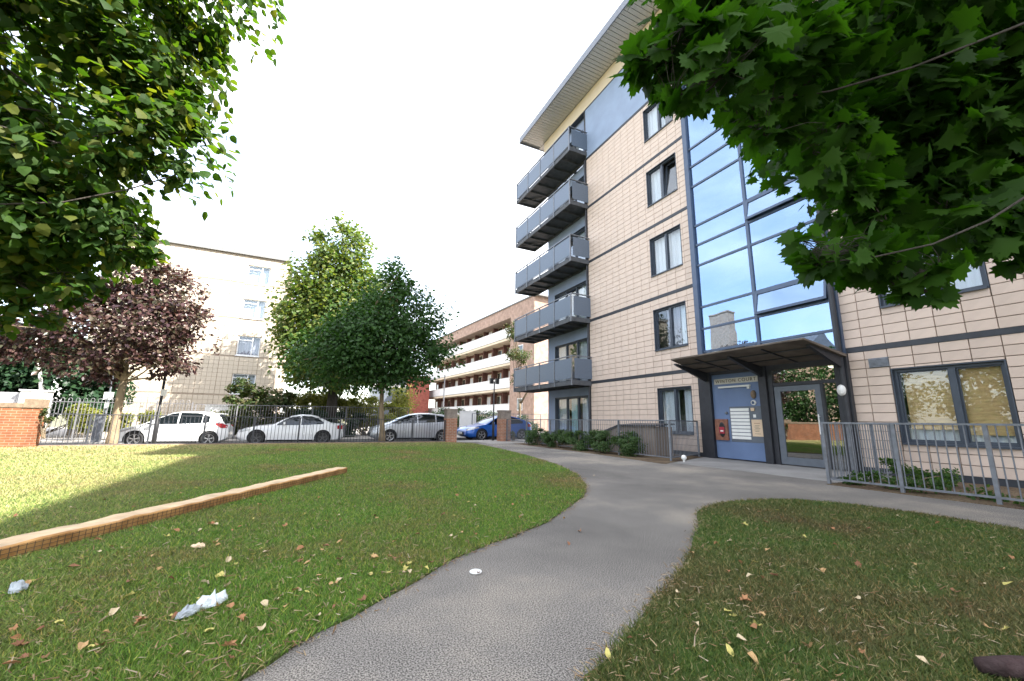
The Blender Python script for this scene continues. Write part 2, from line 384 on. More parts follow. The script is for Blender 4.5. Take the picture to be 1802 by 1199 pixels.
def grassmat(name, cols):
    m, nt, out = newmat(name); l = nt.links.new
    t = N(nt, 'ShaderNodeTexCoord')
    n1 = N(nt, 'ShaderNodeTexNoise'); n1.inputs['Scale'].default_value = .55; n1.inputs['Detail'].default_value = 6; n1.inputs['Roughness'].default_value = .6
    l(t.outputs['Object'], n1.inputs['Vector'])
    a = N(nt, 'ShaderNodeAttribute'); a.attribute_name = 'rnd'
    r1 = ramp(nt, cols); l(n1.outputs['Fac'], r1.inputs['Fac'])
    r2 = ramp(nt, [(0, (.55, .6, .5)), (.5, (1, 1, 1)), (.86, (1.25, 1.2, 1)), (.93, (2.4, 1.5, 1.6)), (1, (2.8, 1.6, 1.8))]); l(a.outputs['Fac'], r2.inputs['Fac'])
    mu = N(nt, 'ShaderNodeMixRGB', blend_type='MULTIPLY'); mu.inputs['Fac'].default_value = 1
    l(r1.outputs['Color'], mu.inputs['Color1']); l(r2.outputs['Color'], mu.inputs['Color2'])
    dry_sun_attr = N(nt, 'ShaderNodeAttribute'); dry_sun_attr.attribute_name = 'dry'
    md_ = N(nt, 'ShaderNodeMixRGB'); l(dry_sun_attr.outputs['Fac'], md_.inputs['Fac']); l(mu.outputs[0], md_.inputs['Color1']); md_.inputs['Color2'].default_value = (.46, .38, .19, 1); mu = md_  # straw tone: dry grass, plus sunlit lawn lightened in the colour
    b = N(nt, 'ShaderNodeBsdfPrincipled'); b.inputs['Roughness'].default_value = .6; b.inputs['Specular IOR Level'].default_value = .25
    l(mu.outputs[0], b.inputs['Base Color'])
    tl = N(nt, 'ShaderNodeBsdfTranslucent'); l(mu.outputs[0], tl.inputs['Color'])
    mx = N(nt, 'ShaderNodeMixShader'); mx.inputs['Fac'].default_value = .3
    l(b.outputs[0], mx.inputs[1]); l(tl.outputs[0], mx.inputs[2]); l(mx.outputs[0], out.inputs['Surface']); return m
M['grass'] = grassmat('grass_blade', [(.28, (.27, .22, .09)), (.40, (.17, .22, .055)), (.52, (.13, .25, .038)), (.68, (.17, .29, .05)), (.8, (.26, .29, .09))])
M['grassr'] = grassmat('worn_shaded_grass_blade', [(.30, (.125, .095, .045)), (.45, (.10, .115, .038)), (.60, (.075, .135, .028)), (.75, (.12, .105, .05))])  # browner worn grass, with tree shade darkened into the colour

# ================================================================== GROUND
def road_z(x): return -.24 + .011*(x+5)
FA, FB = (-8.05, 18.72), (6.05, 19.62)          # boundary railing line
path_l = [(-.15, 2.18), (.15, 2.46), (.61, 2.83), (1.11, 3.25), (1.79, 3.65), (2.37, 4.0), (3.0, 4.52), (3.64, 5.11), (3.97, 5.5), (4.35, 6.0), (4.65, 6.58), (5.0, 7.2), (5.29, 7.95), (5.6, 8.9), (5.88, 9.94), (6.38, 12.63), (6.7, 15.0), (6.86, 16.6), (7.0, 18.6)]
path_r = [(.75, 1.15), (1.16, 1.59), (1.54, 1.81), (2.06, 2.1), (2.6, 2.41), (3.05, 2.7), (3.51, 3.05), (3.85, 3.32), (4.15, 3.57), (4.42, 3.78), (4.74, 3.92), (5.1, 4.02), (5.51, 4.03), (6.0, 3.96), (6.4, 3.78), (6.65, 3.5), (6.8, 3.2), (6.94, 2.46), (6.9, 1.78), (6.85, .5)]
def fence_y(x): return FA[1] + (x-FA[0])*(FB[1]-FA[1])/(FB[0]-FA[0])
left_lawn = [(-1.0, 1.2), (-.5, 1.8)] + path_l + [(6.5, 18.9), (6.0, fence_y(6.0)-.02), (-8.05, fence_y(-8.05)-.02), (-15, fence_y(-15)), (-15, -4), (-3, -4)]
right_lawn = path_r + [(6.85, -5), (-.8, -5), (0.1, 0)]
def wobble(pts, n=3, amp=.025):
    o = []
    rr = random.Random(3)
    for i, p in enumerate(pts):
        q = pts[(i+1) % len(pts)]
        for k in range(n):
            t = k/n
            o.append((p[0]+(q[0]-p[0])*t + rr.uniform(-amp, amp), p[1]+(q[1]-p[1])*t + rr.uniform(-amp, amp)))
    return o
g = MB(); g.add([(-900, -900, -.62), (900, -900, -.62), (900, 900, -.62), (-900, 900, -.62)], [(0, 1, 2, 3)])
struct('ground', g, M['ground'])
g = MB(); g.poly([(-16, -27), (13, -27), (13, 20.2), (9.6, 20.0), (6.5, 19.6), (6.05, 19.7), (-16, 18.3)], 0, -.6)
struct('path', g, M['path'])
struct('left_lawn', MB().poly(wobble(left_lawn), .016, -.01), M['lawn'])
struct('right_lawn', MB().poly(wobble(right_lawn), .016, -.01), M['lawn'])
struct('entrance_paving', MB().poly([(9.2, 4.62), (11.75, 4.62), (11.75, 9.7), (9.1, 8.45)], .006, -.01), M['conc'])
struct('planting_bed', MB().poly(wobble([(8.62, 8.35), (9.3, 8.72), (11.75, 9.72), (11.75, 20), (9.5, 20), (8.85, 17.8), (8.88, 12)], 5, .03), .012, -.01), M['soil'])
struct('side_bed', MB().poly(wobble([(8.72, 4.56), (11.75, 4.56), (11.75, -8), (8.75, -8)], 5, .03), .012, -.01), M['soil'])
# gateway ramp, pavements, road
def strip(name, y0, y1, dz, m, x0=-60, x1=60, step=0):
    g = MB(); g.add([(x0, y0, road_z(x0)+dz), (x1, y0, road_z(x1)+dz), (x1, y1, road_z(x1)+dz), (x0, y1, road_z(x0)+dz)], [(0, 1, 2, 3)])
    if step:
        g.add([(x0, y0, road_z(x0)+dz-.2), (x1, y0, road_z(x1)+dz-.2), (x1, y0, road_z(x1)+dz), (x0, y0, road_z(x0)+dz)], [(0, 1, 2, 3)])
        g.add([(x0, y1, road_z(x0)+dz-.2), (x1, y1, road_z(x1)+dz-.2), (x1, y1, road_z(x1)+dz), (x0, y1, road_z(x0)+dz)], [(3, 2, 1, 0)])
    return struct(name, g, m)
strip('road', 18.0, 26.5, 0, M['road'])
strip('near_pavement', 18.05, 21.3, .10, M['pave'])
strip('near_kerb', 21.3, 21.42, .105, M['kerb'], step=1)
strip('far_kerb', 24.3, 24.42, .125, M['kerb'], step=1)
strip('far_pavement', 24.42, 60, .12, M['pave'])
g = MB(); g.add([(6.3, 19.45, .004), (9.7, 19.85, .004), (9.9, 21.2, road_z(9.9)+.104), (6.0, 21.2, road_z(6)+.104)], [(0, 1, 2, 3)])
struct('gateway_ramp', g, M['pave'])

# ================================================================== APARTMENT BLOCK (right)
XF = 11.72
A = thing('apartment_block', 'five storey apartment block clad in beige tiles with blue glazed stair tower', 'building', (XF, 5, 0))
BANDS = [2.88, 5.86, 8.86, 11.80, 14.57]
BH = .12
WIN_L = (10.0, 11.55); WIN_R = (2.80, 4.53)
SILL, HEAD = [.70, 3.77, 6.76, 9.78, 12.78], [2.35, 5.40, 8.38, 11.38, 14.33]
holes_left = [(WIN_L[0], WIN_L[1], SILL[k], HEAD[k]) for k in range(5)]
holes_right = [(WIN_R[0], WIN_R[1], SILL[k], HEAD[k]) for k in range(5)] + [(-1.9, -.2, SILL[k], HEAD[k]) for k in range(5)]
def wall_holes(mb, x0, x1, y0, y1, z0, z1, holes):
    ys = sorted({y0, y1} | {v for h in holes for v in h[:2] if y0 < v < y1}); zs = sorted({z0, z1} | {v for h in holes for v in h[2:] if z0 < v < z1})
    for a, b in zip(ys, ys[1:]):
        run = None
        for c, d in zip(zs, zs[1:]):
            my, mz = (a+b)/2, (c+d)/2
            if any(h[0] < my < h[1] and h[2] < mz < h[3] for h in holes):
                if run: mb.box(x0, x1, a, b, *run); run = None
            else: run = (run[0], d) if run else (c, d)
        if run: mb.box(x0, x1, a, b, *run)
wb = MB()
wall_holes(wb, XF+.03, XF+.25, 9.47, 15.65, 0, 14.57, holes_left)
wall_holes(wb, XF+.03, XF+.25, -26, 5.42, 0, 18.4, holes_right)
wb.box(12.45, 24, -26, 5.3, 0, 18.4); wb.box(12.45, 24, 9.6, 19.98, 0, 18.4); wb.box(14.6, 24, 5.3, 9.6, 0, 18.4)
wb.box(XF+.25, 12.45, 15.50, 15.65, 0, 18.4); wb.box(XF+.25, 12.45, 9.47, 9.6, 0, 18.4); wb.box(XF+.25, 12.45, 5.3, 5.42, 0, 18.4); wb.box(XF+.25, 12.45, -26, -25.8, 0, 18.4)
obj('wall', wb, M['backing'], A)
# ---- tiles
def cut(rect, holes):
    out = [rect]
    for h in holes:
        nx = []
        for (a, b, c, d) in out:
            if h[1] <= a or h[0] >= b or h[3] <= c or h[2] >= d: nx.append((a, b, c, d)); continue
            if a < h[0]: nx.append((a, h[0], c, d))
            if b > h[1]: nx.append((h[1], b, c, d))
            ya, yb = max(a, h[0]), min(b, h[1])
            if c < h[2]: nx.append((ya, yb, c, h[2]))
            if d > h[3]: nx.append((ya, yb, h[3], d))
        out = nx
    return [r for r in out if r[1]-r[0] > .03 and r[3]-r[2] > .03]
tiles = []
def tile_field(y0, ny, w, holes, nstop=5):
    lev = [.14] + [b+BH/2 for b in BANDS[:4]]
    for k in range(nstop):
        zb, zt = lev[k], BANDS[k]-BH/2
        rh = (zt-zb)/13
        for r in range(13):
            for i in range(ny):
                for q in cut((y0+i*w, y0+(i+1)*w, zb+r*rh, zb+(r+1)*rh), holes): tiles.append(q)
TW = .4378
tile_field(9.47, 14, 6.18/14, holes_left)
tile_field(5.42-TW*40, 40, TW, holes_right)
def tile_key(q):
    y, z = (q[0]+q[1])/2, (q[2]+q[3])/2
    vis = 0 if (y > 2.2 and z < 8.3) else 50
    return vis + math.dist((XF, y, z), (0, 0, CAM_H))
tiles.sort(key=tile_key)
GAP = .0045; tcache = {}
def tilebox(mb, q, x=0, y=0, z=0):
    y0, y1, z0, z1 = q[0]+GAP-y, q[1]-GAP-y, q[2]+GAP-z, q[3]-GAP-z; x0, x1 = XF-x, XF+.032-x; b = .004
    mb.add([(x0, y0+b, z0+b), (x0, y1-b, z0+b), (x0, y1-b, z1-b), (x0, y0+b, z1-b), (x1, y0, z0), (x1, y1, z0), (x1, y1, z1), (x1, y0, z1)],
           [(0, 3, 2, 1), (0, 1, 5, 4), (1, 2, 6, 5), (2, 3, 7, 6), (3, 0, 4, 7)])
for q in tiles[:300]:
    key = (round(q[1]-q[0], 3), round(q[3]-q[2], 3)); cy, cz = (q[0]+q[1])/2, (q[2]+q[3])/2
    if key not in tcache:
        mb = MB(); tilebox(mb, q, XF, cy, cz); tcache[key] = mesh_of('tile', mb, M['tile'])
    dx = random.uniform(-.0015, .0015)
    inst('tile', tcache[key], (XF+dx, cy, cz), A)
mb = MB()
for q in tiles[300:]: tilebox(mb, q)
obj('tile_cladding', mb, M['tile'], A, kind='stuff')
for k, b in enumerate(BANDS):
    mb = MB(); mb.box(XF-.012, XF+.03, 9.47, 15.65, b-BH/2, b+BH/2)
    if k < 4: mb.box(XF-.012, XF+.03, -25.9, 5.42, b-BH/2, b+BH/2)
    obj('band', mb, M['band'], A)
mb = MB(); mb.box(XF-.01, XF+.03, 9.62, 15.65, 0, .14); mb.box(XF-.01, XF+.03, -25.9, 5.3, 0, .14); obj('plinth', mb, M['band'], A)
mb = MB(); mb.box(XF-.005, XF+.03, -25.9, -1.15, 14.63, 18.4); mb.box(XF-.005, XF+.03, -1.15, 5.42, 14.63, 18.4); obj('upper_wall', mb, M['cream'], A)
# ---- blue top panel, cream strip
mb = MB(); mb.box(XF, XF+.25, 9.47, 15.65, 14.63, 17.5); obj('top_panel', mb, M['blue'], A, label='blue rendered panel under the roof overhang')
mb = MB(); mb.box(XF-.015, XF+.25, 9.47, 19.99, 17.5, 17.56); obj('trim', mb, M['band'], A)
mb = MB(); mb.box(XF-.005, XF+.25, 5.42, 19.98, 17.56, 18.4); obj('cornice', mb, M['cream'], A)
# ---- balcony bay wall
XB = 12.0
bay_holes = []
for k in range(6):
    zb = .06 if k == 0 else BANDS[k-1]+.02
    bay_holes.append((16.25, 19.25, zb, zb+2.28))
mb = MB(); wall_holes(mb, XB, 12.45, 15.65, 19.98, 0, 18.4, bay_holes); obj('bay_wall', mb, M['bluewall'], A)
mb = MB(); mb.box(XF, XF+.3, 15.65, 15.78, 0, 17.5); obj('corner_trim', mb, M['steel'], A)
mb = MB(); mb.tube([(XF-.06, 15.70, .1), (XF-.06, 15.70, 14.5)], .045, 8); obj('drain_pipe', mb, M['steel'], A)
# ---- windows
def window(y0, y1, z0, z1, mull, xf=XF, curtain=None, openp=None, sill=True, trans=None, parent=A, label=None):
    d = .13; fw = .075
    mb = MB(); x0, x1 = xf+d-.06, xf+d+.02
    mb.box(x0, x1, y0, y0+fw, z0, z1); mb.box(x0, x1, y1-fw, y1, z0, z1); mb.box(x0, x1, y0+fw, y1-fw, z0, z0+fw); mb.box(x0, x1, y0+fw, y1-fw, z1-fw, z1)
    ms = [y0+fw] + [v for v in mull] + [y1-fw]
    for v in mull: mb.box(x0-.004, x1, v-.05, v+.05, z0+fw, z1-fw)
    # reveal lining
    mb.box(xf-.006, x0, y0-.003, y0+.02, z0, z1); mb.box(xf-.006, x0, y1-.02, y1+.003, z0, z1); mb.box(xf-.006, x0, y0+.02, y1-.02, z1-.02, z1+.003)
    w = obj('window', mb, M['frame'], parent, label=label)
    if sill:
        s = MB(); s.box(xf-.05, x0, y0+.02, y1-.02, z0-.01, z0+.03); obj('sill', s, M['frame'], w)
    for i in range(len(ms)-1):
        a = ms[i]+(.05 if i else 0); b = ms[i+1]-(.05 if i < len(ms)-2 else 0)
        p = MB()
        if openp == i:
            # tilted-in sash
            t = .16
            p.hexa([(xf+d, a, z0+fw), (xf+d, b, z0+fw), (xf+d+.008, b, z0+fw), (xf+d+.008, a, z0+fw), (xf+d+t, a, z1-fw-.02), (xf+d+t, b, z1-fw-.02), (xf+d+t+.008, b, z1-fw-.02), (xf+d+t+.008, a, z1-fw-.02)])
            f = MB()
            for yy in (a+.03, b-.03): f.bar((xf+d-.005, yy, z0+fw), (xf+d+t-.005, yy, z1-fw-.02), .05, .05)
            f.bar((xf+d+t-.005, a, z1-fw-.04), (xf+d+t-.005, b, z1-fw-.04), .05, .05)
            obj('sash', f, M['frame'], w)
        else:
            p.box(xf+d-.008, xf+d, a, b, z0+fw, z1-fw)
            f = MB(); e = .03
            f.box(xf+d-.02, xf+d+.01, a, a+e, z0+fw, z1-fw); f.box(xf+d-.02, xf+d+.01, b-e, b, z0+fw, z1-fw); f.box(xf+d-.02, xf+d+.01, a+e, b-e, z0+fw, z0+fw+e); f.box(xf+d-.02, xf+d+.01, a+e, b-e, z1-fw-e, z1-fw)
            obj('sash', f, M['frame'], w)
        obj('pane', p, M['glass'], w)
    for (ca, cb, cm, zz0, zz1) in (curtain or []):
        c = MB(); n = max(6, int((cb-ca)/.035)); X = xf+d+.14
        for j in range(n+1):
            yy = ca+(cb-ca)*j/n; xx = X+.02*math.sin(j*1.3)+.012*math.sin(j*.47+ca)
            c.v += [(xx, yy, zz0), (xx, yy, zz1)]
        for j in range(n): c.f.append((2*j, 2*j+1, 2*j+3, 2*j+2))
        obj('curtain', c, cm, w, smooth=True)
    return w
CW, C2, C3 = M['curtain'], M['curtain2'], M['curtain3']
for k in range(5):
    a, b = WIN_L; z0, z1 = SILL[k], HEAD[k]
    cur = [[(a, 10.52, CW, z0, z1), (10.75, b, CW, z0, z1)], [(a, 10.45, CW, z0, z1), (10.5, 11.1, C3, z0, z1)], [(a, 11.0, CW, z0, z1), (11.02, b, CW, z0, z1)], [(11.05, b, CW, z0, z1)], [(10.6, b, CW, z0, z1)]][k]
    window(a, b, z0, z1, [10.78], curtain=cur, openp=0 if k == 3 else None)
for k in range(5):
    a, b = WIN_R; z0, z1 = SILL[k], HEAD[k]
    if k == 0: continue
    window(a, b, z0, z1, [3.55], curtain=[(a, b, CW, z0, z1)])
    window(-1.9, -.2, z0, z1, [-1.0], curtain=[(-1.9, -.2, CW, z0, z1)])
w = window(WIN_R[0], WIN_R[1], SILL[0], HEAD[0], [3.57], curtain=[(WIN_R[0], WIN_R[1], CW, .7, 1.05)], label='wide ground floor window boarded up with plywood inside')
mb = MB(); mb.box(XF+.19, XF+.20, 3.57, 4.40, 1.02, 2.27); obj('board', mb, M['ply'], w)
mb = MB(); mb.box(XF+.195, XF+.205, 2.87, 3.56, .93, 2.3); obj('board', mb, M['ply'], w)
window(-1.9, -.2, SILL[0], HEAD[0], [-1.0], curtain=[(-1.9, -.2, CW, .7, 2.3)])
mb = MB()
for i in range(6): mb.box(XF-.03, XF, 4.54, 4.90, 2.42+i*.033, 2.444+i*.033)
mb.box(XF-.012, XF-.002, 4.53, 4.91, 2.41, 2.63); obj('vent', mb, M['galv'], A)
# bay doors
for k in range(6):
    zb, zt = bay_holes[k][2:]
    cur = [(17.4, 18.1, C2, zb, zt), (18.25, 19.2, CW, zb, zt), (16.3, 17.1, CW, zb, zt)] if k == 0 else [(16.3, 17.3, CW, zb, zt), (18.4, 19.2, CW, zb, zt)]
    window(16.25, 19.25, zb, zt, [17.2, 18.2], xf=XB, curtain=cur, sill=False)
# ---- balconies
def balcony(k):
    z = 2.73 + k*3.0
    x0, x1, y0, y1 = 10.65, XB-.01, 15.58, 21.6
    mb = MB(); mb.box(x0, x0+.07, y0, y1, z, z+.22); mb.box(x0+.07, x1, y0, y0+.07, z, z+.22); mb.box(x0+.07, x1, y1-.07, y1, z, z+.22); mb.box(x1-.07, x1, y0+.07, y1-.07, z, z+.22)
    b = obj('balcony', mb, M['deck'], A)
    d = MB(); d.box(x0+.07, x1-.07, y0+.07, y1-.07, z+.12, z+.19); obj('deck', d, M['deck'], b)
    for i in range(6):
        yy = y0+.9+i*.88; d = MB(); d.box(x0+.07, x1-.07, yy-.04, yy+.04, z+.01, z+.12); obj('joist', d, M['deck'], b)
    d = MB(); d.bar((x0+.1, y1-.15, z+.05), (x1-.1, y1-1.6, z+.05), .05, .05); obj('brace', d, M['deck'], b)
    zt = z+1.32; ys = [y0+.03+i*(y1-y0-.06)/4 for i in range(5)]
    for yy in ys:
        p = MB(); p.box(x0-.05, x0, yy-.03, yy+.03, z-.02, zt); obj('post', p, M['galv'], b)
    p = MB(); p.box(x1-.06, x1-.01, y0-.045, y0-.002, z+.1, zt); obj('post', p, M['galv'], b)
    r = MB(); r.bar((x0-.025, y0-.06, zt+.02), (x0-.025, y1+.02, zt+.02), .06, .045); r.bar((x0+.01, y0-.025, zt+.02), (x1, y0-.025, zt+.02), .06, .045); r.bar((x0+.01, y1, zt+.02), (x1, y1, zt+.02), .06, .045); obj('handrail', r, M['galv'], b)
    for i in range(4):
        p = MB(); p.box(x0-.035, x0-.015, ys[i]+.05, ys[i+1]-.05, z+.30, zt-.08); obj('panel', p, M['balcpanel'], b)
        p = MB(); p.bar((x0-.02, ys[i]+.03, z+.26), (x0-.02, ys[i+1]-.03, z+.26), .03, .03); obj('rail', p, M['galv'], b)
    p = MB(); p.box(x0+.1, x1-.1, y0-.035, y0-.015, z+.30, zt-.08); obj('panel', p, M['balcpanel'], b)
    p = MB(); p.box(x0+.1, x1-.1, y1+.0, y1+.02, z+.30, zt-.08); obj('panel', p, M['balcpanel'], b)
for k in range(5): balcony(k)
# ---- roof
ROOFX = 10.35
mb = MB(); mb.box(ROOFX, 24.5, 2.0, 20.65, 18.46, 18.72); mb.box(XF-.05, 24.5, -26.2, 2.0, 18.40, 18.70)
rf = obj('roof', mb, M['roofgrey'], A)
mb = MB(); mb.box(ROOFX-.05, ROOFX, 2.0, 20.7, 18.38, 18.76); mb.box(ROOFX, 24.5, 20.65, 20.70, 18.38, 18.76); obj('fascia', mb, M['galv'], rf)
pm = MB(); pm.box(-.0, 1.34, -.088, .088, 0, .05); pme = mesh_of('soffit_plank', pm, M['soffit'])
for i in range(93):
    y = 2.1+i*.2
    if y > 20.5: break
    inst('soffit_plank', pme, (ROOFX, y, 18.405), rf)
mb = MB(); mb.box(XF, 24, 20.0, 20.62, 18.40, 18.45); obj('end_soffit', mb, M['soffit'], rf)
# ---- curtain wall
cwf = MB(); ZT = 17.5; ZB0 = 2.80
for y in (5.42, 9.47): cwf.box(XF-.10, XF+.12, y-.09, y+.09, ZB0, ZT)
cwf.box(XF-.05, XF+.10, 7.46-.045, 7.46+.045, ZB0, ZT); cwf.box(XF-.06, XF+.1, 5.5, 9.4, ZT-.1, ZT); cwf.box(XF-.06, XF+.1, 5.5, 9.4, ZB0, ZB0+.12)
cw = obj('curtain_wall', cwf, M['cwframe'], A, label='tall blue tinted glazed stair tower')
lv = [2.92, 3.44, 4.22, 4.98, 6.49, 7.24, 7.97, 9.51, 10.31, 11.04, 12.53, 13.3, 14.05, 15.5, 16.3, 17.4]
for (ya, yb, hop) in ((7.505, 9.38, ()), (5.51, 7.415, (2, 5, 8))):
    for i, z in enumerate(lv[1:-1]):
        t = MB(); t.box(XF-.04, XF+.08, ya, yb, z-.035, z+.035); obj('transom', t, M['cwframe'], cw)
    for i in range(len(lv)-1):
        a, b = lv[i]+.035, lv[i+1]-.035
        p = MB()
        if i in hop:
            t = .14
            p.hexa([(XF-.02-t, ya+.06, a+.07), (XF-.02-t, yb-.06, a+.07), (XF-.01-t, yb-.06, a+.07), (XF-.01-t, ya+.06, a+.07), (XF-.03, ya+.06, b-.06), (XF-.03, yb-.06, b-.06), (XF-.02, yb-.06, b-.06), (XF-.02, ya+.06, b-.06)])
            f = MB()
            f.bar((XF-.02-t, ya, a+.04), (XF-.02-t, yb, a+.04), .05, .07); f.bar((XF-.03, ya, b-.03), (XF-.03, yb, b-.03), .05, .07)
            for yy in (ya+.03, yb-.03): f.bar((XF-.02-t, yy, a+.04), (XF-.03, yy, b-.03), .06, .05)
            obj('vent_sash', f, M['cwframe'], cw)
        else: p.box(XF-.008, XF, ya, yb, a, b)
        obj('pane', p, M['cwglass'], cw)
mb = MB()
for z in (3.0, 5.9, 8.9, 11.9, 14.8): mb.box(12.6, 14.6, 5.42, 9.5, z-.25, z)
for k in range(4):
    z = 3.0+2.95*k
    mb.bar((12.5, 9.2, z), (12.5, 6.0, z+1.45), .12, .25); mb.bar((13.4, 6.0, z+1.45), (13.4, 9.2, z+2.95), .12, .25)
obj('staircase', mb, M['interior'], A)
mb = MB(); mb.lathe([(0, -.05), (.13, -.04), (.16, .0), (.13, .05), (0, .06)], (12.35, 8.4, 6.9), 'x', 16); obj('stair_lamp', mb, M['whiteplastic'], A, smooth=True)
# ---- entrance
mb = MB()
for (a, b, x) in ((9.18, 9.40, XF-.10), (9.42, 9.66, XF-.06), (7.34, 7.56, XF-.10), (7.20, 7.33, XF-.03), (5.52, 5.63, XF-.04), (5.30, 5.50, XF-.12)): mb.box(x, XF+.15, a, b, 0.01, 2.80)
mb.box(XF-.06, XF+.15, 5.64, 7.19, 2.58, 2.80); mb.box(XF-.06, XF+.15, 7.57, 9.17, 2.62, 2.80); mb.box(XF-.03, XF+.1, 5.64, 7.19, 2.13, 2.22); mb.box(XF-.03, XF+.1, 5.94, 6.0, .02, 2.125)
obj('entrance_frame', mb, M['steel'], A)
mb = MB(); mb.tube([(XF-.17, 5.40, .05), (XF-.17, 5.40, 17.4)], .06, 10); obj('drain_pipe', mb, M['steel'], A)
mb = MB(); mb.box(XF, XF+.12, 7.57, 9.17, .04, 2.62); ep = obj('entrance_panel', mb, M['bluepanel'], A, label='blue intercom panel beside the entrance door')
def plate(name, y0, y1, z0, z1, m, th=.012, par=ep, x=XF, label=None):
    mb = MB(); mb.box(x-th, x-.001, y0, y1, z0, z1); return obj(name, mb, m, par, label=label)
sg = plate('name_sign', 7.62, 9.07, 2.31, 2.48, M['signplate'], .02)
cu = bpy.data.curves.new('sign_text', 'FONT'); cu.body = 'WINTON COURT'; cu.size = .145; cu.extrude = .004; cu.align_x = 'CENTER'; cu.align_y = 'CENTER'; cu.space_character = 1.25
to = bpy.data.objects.new('sign_text_src', cu); COL.objects.link(to); bpy.context.view_layer.update()
tme = bpy.data.meshes.new_from_object(to.evaluated_get(bpy.context.evaluated_depsgraph_get())); bpy.data.objects.remove(to)
tme.materials.clear(); tme.materials.append(M['letters'])
inst('sign_letters', tme, (XF-.024, 8.345, 2.395), ep, rot=(rad(90), 0, rad(-90)))
plate('strip_light', 7.86, 8.91, 2.185, 2.235, M['whiteplastic'], .07); plate('light_bracket', 7.88, 7.95, 2.12, 2.18, M['whiteplastic'], .06)
mb = MB(); mb.lathe([(0, -.10), (.05, -.09), (.07, -.05), (.075, .0), (.06, .005)], (XF, 7.79, 1.94), 'x', 16)
for i, v in enumerate(mb.v): mb.v[i] = (v[0], v[1], 1.94+(v[2]-1.94)*1.7)
obj('bulkhead_lamp', mb, M['capl'], ep, smooth=True)
mb = MB(); mb.lathe([(.045, -.05), (.07, -.045), (.075, 0.0)], (XF, 7.81, 1.70), 'x', 18); cm = obj('dome_camera', mb, M['whiteplastic'], ep, smooth=True)
plate('intercom_board', 7.57, 8.62, .55, 1.60, M['greydoor'], .01)
for i in range(9): plate('letter_box', 7.98, 8.58, .635+i*.1035, .635+i*.1035+.082, M['whiteplastic'], .03)
plate('intercom', 7.80, 7.90, 1.46, 1.55, M['notice'], .05); plate('sticker', 7.78, 7.86, 1.27, 1.36, M['whiteplastic'], .02)
nt_ = plate('paper_notice', 7.61, 7.93, .73, 1.21, M['notice'], .018)
for i, z in enumerate((1.10, 1.03, .99, .95, .91, .87, .80)): plate('print_line', 7.68+.02*(i % 3), 7.86-.02*(i % 2), z, z+.012, M['rust'] if i == 0 else M['cap'], .02, nt_)
rb = plate('rusty_box', 8.70, 9.13, .58, 1.22, M['rust'], .06)
mb = MB(); mb.lathe([(0, -.012), (.10, -.01), (.115, 0)], (XF-.06, 8.89, .9), 'x', 14)
for i, v in enumerate(mb.v): mb.v[i] = (v[0], v[1], .9+(v[2]-.9)*2.0)
obj('slot', mb, M['black'], rb); plate('red_paint', 8.80, 8.97, .78, .98, M['red'], .085, rb); plate('paint_mark', 8.83, 8.93, .84, .88, M['whiteplastic'], .09, rb)
mb = MB(); mb.lathe([(0, -.06), (.035, -.05), (.045, 0)], (XF, 8.72, 1.41), 'x', 12); obj('key_switch', mb, M['galv'], ep, smooth=True)
# door
mb = MB(); x0, x1 = XF+.0, XF+.05
mb.box(x0, x1, 6.01, 6.15, .03, 2.12); mb.box(x0, x1, 7.03, 7.19, .03, 2.12); mb.box(x0, x1, 6.15, 7.03, 1.98, 2.12); mb.box(x0, x1, 6.15, 7.03, .03, .22)
dr = obj('door', mb, M['greydoor'], A, label='grey framed glazed entrance door')
mb = MB(); mb.box(XF+.02, XF+.03, 6.15, 7.03, .22, 1.98); obj('pane', mb, M['doorglass'], dr)
mb = MB(); mb.tube([(XF-.06, 6.10, .85), (XF-.06, 6.10, 1.35)], .016, 8); mb.tube([(XF+.01, 6.10, .9), (XF-.06, 6.10, .9)], .012, 6); mb.tube([(XF+.01, 6.10, 1.3), (XF-.06, 6.10, 1.3)], .012, 6); obj('handle', mb, M['whiteplastic'], dr)
for nm, (a, b, c, d) in dict(fanlight=(5.64, 7.19, 2.22, 2.58), sidelight=(5.64, 5.94, .02, 2.13)).items():
    mb = MB(); mb.box(XF+.02, XF+.03, a, b, c, d); obj(nm, mb, M['doorglass'], A)
mb = MB(); mb.box(12.45, 14.6, 5.32, 9.58, .0, .01); mb.box(14.4, 14.6, 5.32, 9.58, .01, 2.7); mb.box(12.0, 14.4, 5.32, 9.58, 2.72, 2.78); obj('lobby', mb, M['interior'], A)
mb = MB(); mb.lathe([(.14, 0), (.12, -.06), (0, -.08)], (12.9, 6.2, 2.71), 'z', 14); obj('lobby_lamp', mb, M['lampglow'], A)
mb = MB(); mb.lathe([(0, -.12), (.06, -.11), (.09, -.05), (.085, 0)], (XF-.23, 5.42, 1.91), 'x', 16)
for i, v in enumerate(mb.v): mb.v[i] = (v[0], v[1], 1.91+(v[2]-1.91)*1.5)
obj('bulkhead_lamp', mb, M['whiteplastic'], A, smooth=True)
